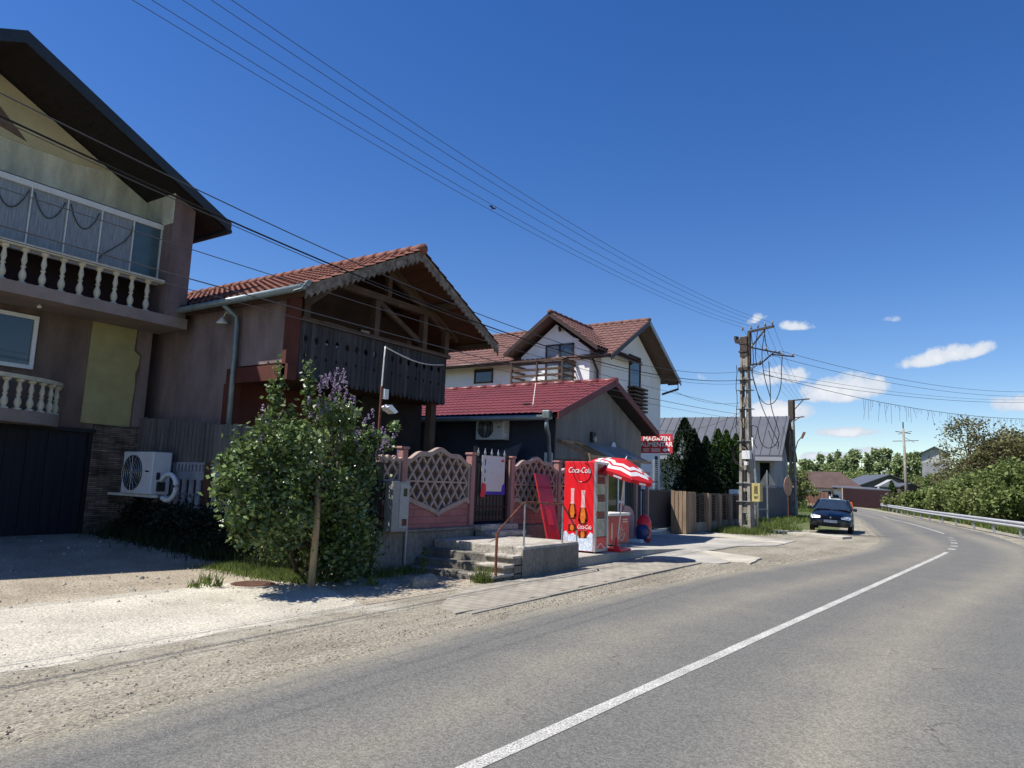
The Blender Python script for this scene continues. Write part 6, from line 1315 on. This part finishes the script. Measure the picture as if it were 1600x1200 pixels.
right = [(1405, 40, 82, 2.0, 2.2, 'yellowleaf', 'small pale green bush at the foot of the round pole'), (1440, 0, 72, 2.5, 2.0, 'bushleaf', 'round green bush behind the guard rail, nearest to the round pole'),
         (1464, 0, 66, 3.2, 2.3, 'bushleaf', 'second green bush to the right of the round pole'), (1485, 0, 58, 3.2, 2.5, 'yellowleaf', 'yellowish green bush in the middle of the hedge behind the rail'), (1512, 0, 54, 3.6, 2.6, 'bushleaf', 'dense dark green bush behind the middle of the rail'),
         (1540, 0, 50, 3.6, 2.4, 'bushleaf', 'broad bush in front of the brown walnut trunk'), (1568, 0, 46, 4.0, 2.4, 'yellowleaf', 'bright green bush second from the right edge'), (1600, 0, 43, 4.2, 2.5, 'bushleaf', 'tall bright bush cut by the right edge of the picture'),
         (1630, 0, 43, 4.0, 2.6, 'bushleaf', 'bush just past the right edge behind the rail'), (1458, 0, 90, 4.6, 3.0, 'bushleaf', 'taller green bush below the house on the hill'), (1500, 0, 80, 5.4, 3.4, 'brownleaf', 'brownish bush on the slope below the walnut tree')]
for (px, _, d, h_, r, m, lab) in right:
    b = onb(px, 780, d); x_ = max(b.x, rr(b.y)+3.2); b = Vector((x_, b.y, gz(x_, b.y))); tree('bush', lab, 'bush', b, h_, r, MT[m], 5200, .17+d*.0012, 'bushes behind the guard rail', False, 24, .9, .02, .3)
tree('walnut_tree', 'large sparse brownish walnut tree rising above the bushes by the bend', 'tree', onb(1518, 780, 68), 9.8, 4.0, MT['brownleaf'], 4600, .22, None, True, 90, .7, .34, .2)
tree('broadleaf_tree', 'brownish round tree right of the walnut at the picture edge', 'tree', onb(1590, 780, 66), 8.2, 4.4, MT['brownleaf'], 9000, .26, None, True, 46, .8, .15, .25)
tree('broadleaf_tree', 'dark olive tree farther back on the slope at the right edge', 'tree', onb(1588, 780, 95), 9.5, 5.0, MT['brownleaf'], 8000, .34, None, True, 46, .8, .15, .2)
tree('broadleaf_tree', 'dense green tree between the walnut and the house on the hill', 'tree', onb(1495, 780, 100), 6.0, 4.0, MT['bushleaf'], 6000, .34, None, True, 40, .8, .1, .25)
tree('broadleaf_tree', 'brown leafed tree behind the grey gabled house', 'tree', onb(1450, 770, 130), 5.0, 3.5, MT['brownleaf'], 5000, .42, None, True, 30, .8, .1, .25)
for k in range(9):
    px = 1505+k*24; d = 125+ (k % 3)*14; tree('hill_tree', ['leafy tree on the far slope, green and round', 'brownish tree on the far slope', 'olive green tree on the far slope'][k % 3], 'tree', onb(px, 770, d), 7+random.random()*2, 5.5, MT[['bushleaf', 'brownleaf', 'bushleaf'][k % 3]], 3600, .5, 'trees on the far slope', True, 26, .85, .08, .25)
for k in range(22):
    px = 1256+k*9.6+random.uniform(-3, 3); topy = 706+8*math.sin(k*1.3)+random.uniform(-6, 6)+(10 if k < 5 else 0)-(4 if 8 < k < 14 else 0); d = 215+random.uniform(-14, 14); p = at(px, topy, d)
    tree('poplar_tree', 'pale green poplar in the far tree line, counted %s from its left end' % ['first', 'second', 'third', 'fourth', 'fifth', 'sixth', 'seventh', 'eighth', 'ninth', 'tenth', 'eleventh', 'twelfth', 'thirteenth', 'fourteenth', 'fifteenth', 'sixteenth', 'seventeenth', 'eighteenth', 'nineteenth', 'twentieth', 'twenty-first', 'twenty-second'][k], 'tree', (p.x, p.y, 0), p.z, 3.0, MT['popleaf'], 3600, .75, 'poplars in the far tree line', True, 30, 1.2, .03, .2)
for k, (px, ty, d) in enumerate([(1312, 742, 150), (1330, 738, 155), (1347, 744, 150), (1300, 735, 165), (1365, 750, 170), (1425, 745, 165), (1440, 750, 150)]):
    p = at(px, ty, d); tree('broadleaf_tree', ['mid green tree between the brown roof and the grey gable, left one', 'mid green tree between the brown roof and the grey gable, middle one', 'mid green tree touching the left of the grey gable house', 'mid green tree above the brown roof', 'green tree behind the grey gable ridge', 'green tree right behind the round pole', 'green tree to the right of the grey gable house'][k], 'tree', (p.x, p.y, 0), p.z, 4.0, MT['bushleaf'], 4200, .45, 'green trees around the far houses', True, 30, .9, .05, .3)
b = at(1248, 790, 72); tree('garden_tree', 'small yellow-green tree beside the second concrete pole', 'tree', (b.x, b.y, 0), 4.3, 2.2, MT['yellowleaf'], 5000, .2, None, True, 30, .8, .2, .25)
b = at(1226, 790, 75); tree('blossom_tree', 'pale blossoming tree behind the grey board fence', 'tree', (b.x, b.y, 0), 5.2, 1.8, mat('pale_blossom_leaf', (.30, .33, .18), .7, .2, .5, 0, island=.4, trans=.3), 3000, .2, None, True, 22, .8, .2, .2)
p = at(1393, 752, 100); t = thing('conifer', 'single small dark conifer in front of the grey gabled house', 'tree', (p.x, p.y, 0))
n_ = 1200; z = rng.uniform(0, 1, n_); ang = rng.uniform(0, 6.283, n_); rad = 1.0*np.minimum(1, (1-z)*1.6+.05)*rng.uniform(.6, 1, n_)
leaf_mesh('foliage', np.stack([p.x+rad*np.cos(ang), p.y+rad*np.sin(ang), .1+z*(p.z)], 1), .3, MT['conifer'], t, .5, .3, 1); MB().tube([(p.x, p.y, 0), (p.x, p.y, 1)], .08, 6).build('trunk', MT['bark'], t)

# ------------------------------------------------------------------ far buildings
def house(nm, label, corner, rz, wd, dp, wh_, rh, wallm, roofm, hip=0.0, wins=(), gable_face='x', ov=.5, panes=MT['darkglass']):
    """corner: front centre on the ground; width along local x, depth along local +y, ridge along x (or along y when gable_face == 'y')"""
    t = thing(nm, label, 'house', tuple(corner), rz); a = wd/2
    MB().box((-a, 0, -1.5), (a, dp, wh_)).build('wall', wallm, t, local=True)
    z0, z1 = wh_-.05, wh_+rh
    if gable_face == 'y':
        MB().prism([(-a, 0, wh_), (a, 0, wh_), (0, 0, z1-.15)], (0, .2, 0)).build('gable_wall', wallm, t, local=True)
        r_ = MB()
        for s_ in (-1, 1): r_.prism([(0, -ov, z1-.12), (s_*(a+ov), -ov, z0-.2), (s_*(a+ov), -ov, z0-.05), (0, -ov, z1+.05)], (0, dp+2*ov, 0))
        r_.build('roof', roofm, t, local=True)
    else:
        hp = hip; r_ = MB(); A_1 = [(-a-ov, -ov, z0), (a+ov, -ov, z0), (a+ov, dp+ov, z0), (-a-ov, dp+ov, z0)]; Rg = [(-a-ov+hp, dp/2, z1), (a+ov-hp, dp/2, z1)]
        r_.add(A_1+Rg+[(x, y, z-.15) for x, y, z in A_1], [(0, 1, 5, 4), (1, 2, 5), (2, 3, 4, 5), (3, 0, 4), (6, 9, 8, 7), (0, 6, 7, 1), (1, 7, 8, 2), (2, 8, 9, 3), (3, 9, 6, 0)])
        r_.build('roof', roofm, t, local=True)
    for (x0, x1, za, zb) in wins:
        f = MB().box((x0, -.05, za), (x1, 0.02, zb)).build('window', MT['whitepvc'], t, local=True); MB().box((x0+.08, -.07, za+.08), (x1-.08, -.05, zb-.08)).build('pane', panes, f, local=True)
    return t
yawc = YAW
farbrown = mat('far_brown_roof', (.085, .055, .048), .8, .2, .6, .2, 3)
p = at(1286, 778, 112); p.z = 0
house('brown_roof_house', 'low white house with a broad brown hipped roof at the far end of the street', p+Vector((0, 0, 0)), yawc-.25, 10.0, 8.5, 2.8, 2.6, MT['whitestucco'], farbrown, 2.5, [(-5.2, -3.9, 1.0, 2.4), (-.2, 1.6, .9, 2.3), (2.8, 4.6, 1.2, 2.4)], 'x', .9)
MB().tube
p = at(1389, 778, 132); p.z = 0
house('gabled_house', 'grey single-storey house with a wide dark gable roof beside the round pole', p, yawc-.1, 10.0, 11, 3.6, 2.2, MT['shopgrey'], MT['greyroof'], 0, [(-.3, 1.6, .8, 2.6), (-4.2, -3.6, .3, 3.2)], 'y', 1.0)
p = at(1372, 775, 126); p.z = 0
q = at(1395, 775, 124); q.z = 0; t = thing('porch_gable', 'small light triangular porch gable on the grey gabled house', 'porch', (q.x, q.y, 0), yawc-.1)
MB().prism([(-2.3, 0, 3.4), (2.3, 0, 3.4), (0, 0, 4.7)], (0, 2, 0)).build('gable', MT['rawrender'], t, local=True); MB().box((-2.4, 0, 0), (-2.2, .2, 3.3)).box((2.2, 0, 0), (2.4, .2, 3.3)).build('column', MT['whitestucco'], t, local=True)
p = at(1424, 770, 120); p.z = 0; house('brick_outbuilding', 'small brick-coloured outbuilding just right of the round pole', p, yawc, 3.5, 4, 3.6, .5, farbrown, MT['greyroof'], 0, [(-.4, .4, 1.2, 2.4)], 'y', .2)
ph = at(1461, 722, 165); gzp = gz(ph.x, ph.y)
zb_ = ph.z; t = house('hill_house', 'white house with a dark roof standing high on the slope', (ph.x, ph.y, zb_), yawc-.5, 5.0, 6, 2.0, 1.6, mat('far_pale_wall', (.45, .45, .42), .9, .1, 1, 0), MT['greyroof'], 0, [(-1.6, -.9, .7, 1.4), (.7, 1.4, .7, 1.4)], 'y', .7)
MB().box((-2.5, -.6, -9), (2.9, 6, -.1)).build('foundation', MT['rawrender'], t, local=True)
# maroon shed with open bay
a = at(1392, 783, 96); a.z = 0; b = at(1317, 783, 108); b.z = 0; c = at(1290, 783, 113); c.z = 0
zs1, zs2, zs3 = at(1392, 767, 96).z, at(1317, 762, 108).z, at(1290, 761, 113).z
t = thing('maroon_shed', 'long low maroon sheet shed with an open bay at its left end', 'shed', tuple(a)); back = Vector((CF.x, CF.y, 0)).normalized()*5
MB().prism([a-Vector((0, 0, 1)), b-Vector((0, 0, 1)), b+Vector((0, 0, zs2)), a+Vector((0, 0, zs1))], back*.03).build('sheet_wall', MT['maroon'], t)
MB().prism([a+Vector((0, 0, zs1)), c+Vector((0, 0, zs3)), c+back+Vector((0, 0, zs3+.3)), a+back+Vector((0, 0, zs1+.3))], (0, 0, .12)).build('roof', MT['greyroof'], t)
MB().prism([b+back*.9, c+back*.9, c+back*.9+Vector((0, 0, zs3)), b+back*.9+Vector((0, 0, zs2))], back*.03).build('back_wall', MT['maroon'], t)
for q in (b, c, b.lerp(c, .62)): MB().tube([q, q+Vector((0, 0, zs2))], .1, 6).build('post', MT['postcream'], t)
q = at(1309, 786, 110); t = thing('parked_van', 'small white vehicle half hidden inside the open bay of the maroon shed', 'van', (q.x, q.y, 0), yawc)
MB().prism([(-.8, y, z) for y, z in [(0, .3), (0, .9), (.9, 1.1), (1.3, 1.75), (3.5, 1.75), (3.7, .3)]], (1.6, 0, 0)).build('body', MT['whitemetal'], t, local=True, bevel=.08)
MB().prism([(-.68, .86, 1.13), (.68, .86, 1.13), (.62, 1.24, 1.65), (-.62, 1.24, 1.65)], (0, -.02, 0)).build('windscreen', MT['glass'], t, local=True)
for x in (-.6, .6): MB().box((x-.15, -.02, .65), (x+.15, .0, .82)).build('headlight', MT['headlamp'], t, local=True)
# orange barrier by the road
q = at(1327, 793, 88); q.z = 0; t = thing('road_barrier', 'orange and white road barrier beyond the parked car', 'barrier', (q.x, q.y, 0), yawc)
MB().prism([(-.4, -.3, 0), (.4, -.3, 0), (.34, -.1, .85), (-.34, -.1, .85)], (0, .4, 0)).build('orange_block', MT['orange'], t, local=True, bevel=.04)
MB().prism([(-2.9, -.25, 0), (-.55, -.25, 0), (-.6, -.1, 1.0), (-2.85, -.1, 1.0)], (0, .3, 0)).build('white_block', MT['whitemetal'], t, local=True, bevel=.04)
# brick pillar fence on the inner side of the bend
a = Vector((-19.5, 84, 0)); b = Vector((-25.5, 112, 0)); a = at(1292, 787, 98); a.z = 0; b = at(1244, 780, 118); b.z = 0; t = thing('pillar_fence', 'far fence of brick pillars and brown boards along the inner side of the bend', 'fence', tuple(a)); n_ = 10; dv = (b-a)/n_
for k in range(n_+1):
    q = a+dv*k; MB().box((q.x-.22, q.y-.22, -.5), (q.x+.22, q.y+.22, 2.05)).build('pillar', MT['brickpost'], t)
for k in range(n_): MB().prism([a+dv*(k+.1)+Vector((0, 0, .3)), a+dv*(k+.9)+Vector((0, 0, .3)), a+dv*(k+.9)+Vector((0, 0, 1.85)), a+dv*(k+.1)+Vector((0, 0, 1.85))], Vector((dv.y, -dv.x, 0)).normalized()*.05).build('board_panel', MT['brownwood'], t)
MB().prism([a-Vector((0, 0, .5)), b-Vector((0, 0, .5)), b+Vector((0, 0, .3)), a+Vector((0, 0, .3))], Vector((dv.y, -dv.x, 0)).normalized()*.12).build('base', MT['postcream'], t)
q = at(1239, 785, 62); t = thing('gate_pillar', 'cream gate pillar at the end of the grey board fence', 'pillar', (q.x, q.y, 0)); MB().box((q.x-.3, q.y-.3, 0), (q.x+.3, q.y+.3, 2.2)).box((q.x-.36, q.y-.36, 2.2), (q.x+.36, q.y+.36, 2.3)).build('pillar', MT['postcream'], t)
def f2():
    y = random.uniform(70, 130); return cl((lr(y)-1.5-random.uniform(0, 2.5), y))
grass('grass', patch(5000, f2), .3, MT['grassblade'], 'grass bank on the inner side of the far bend', .05)
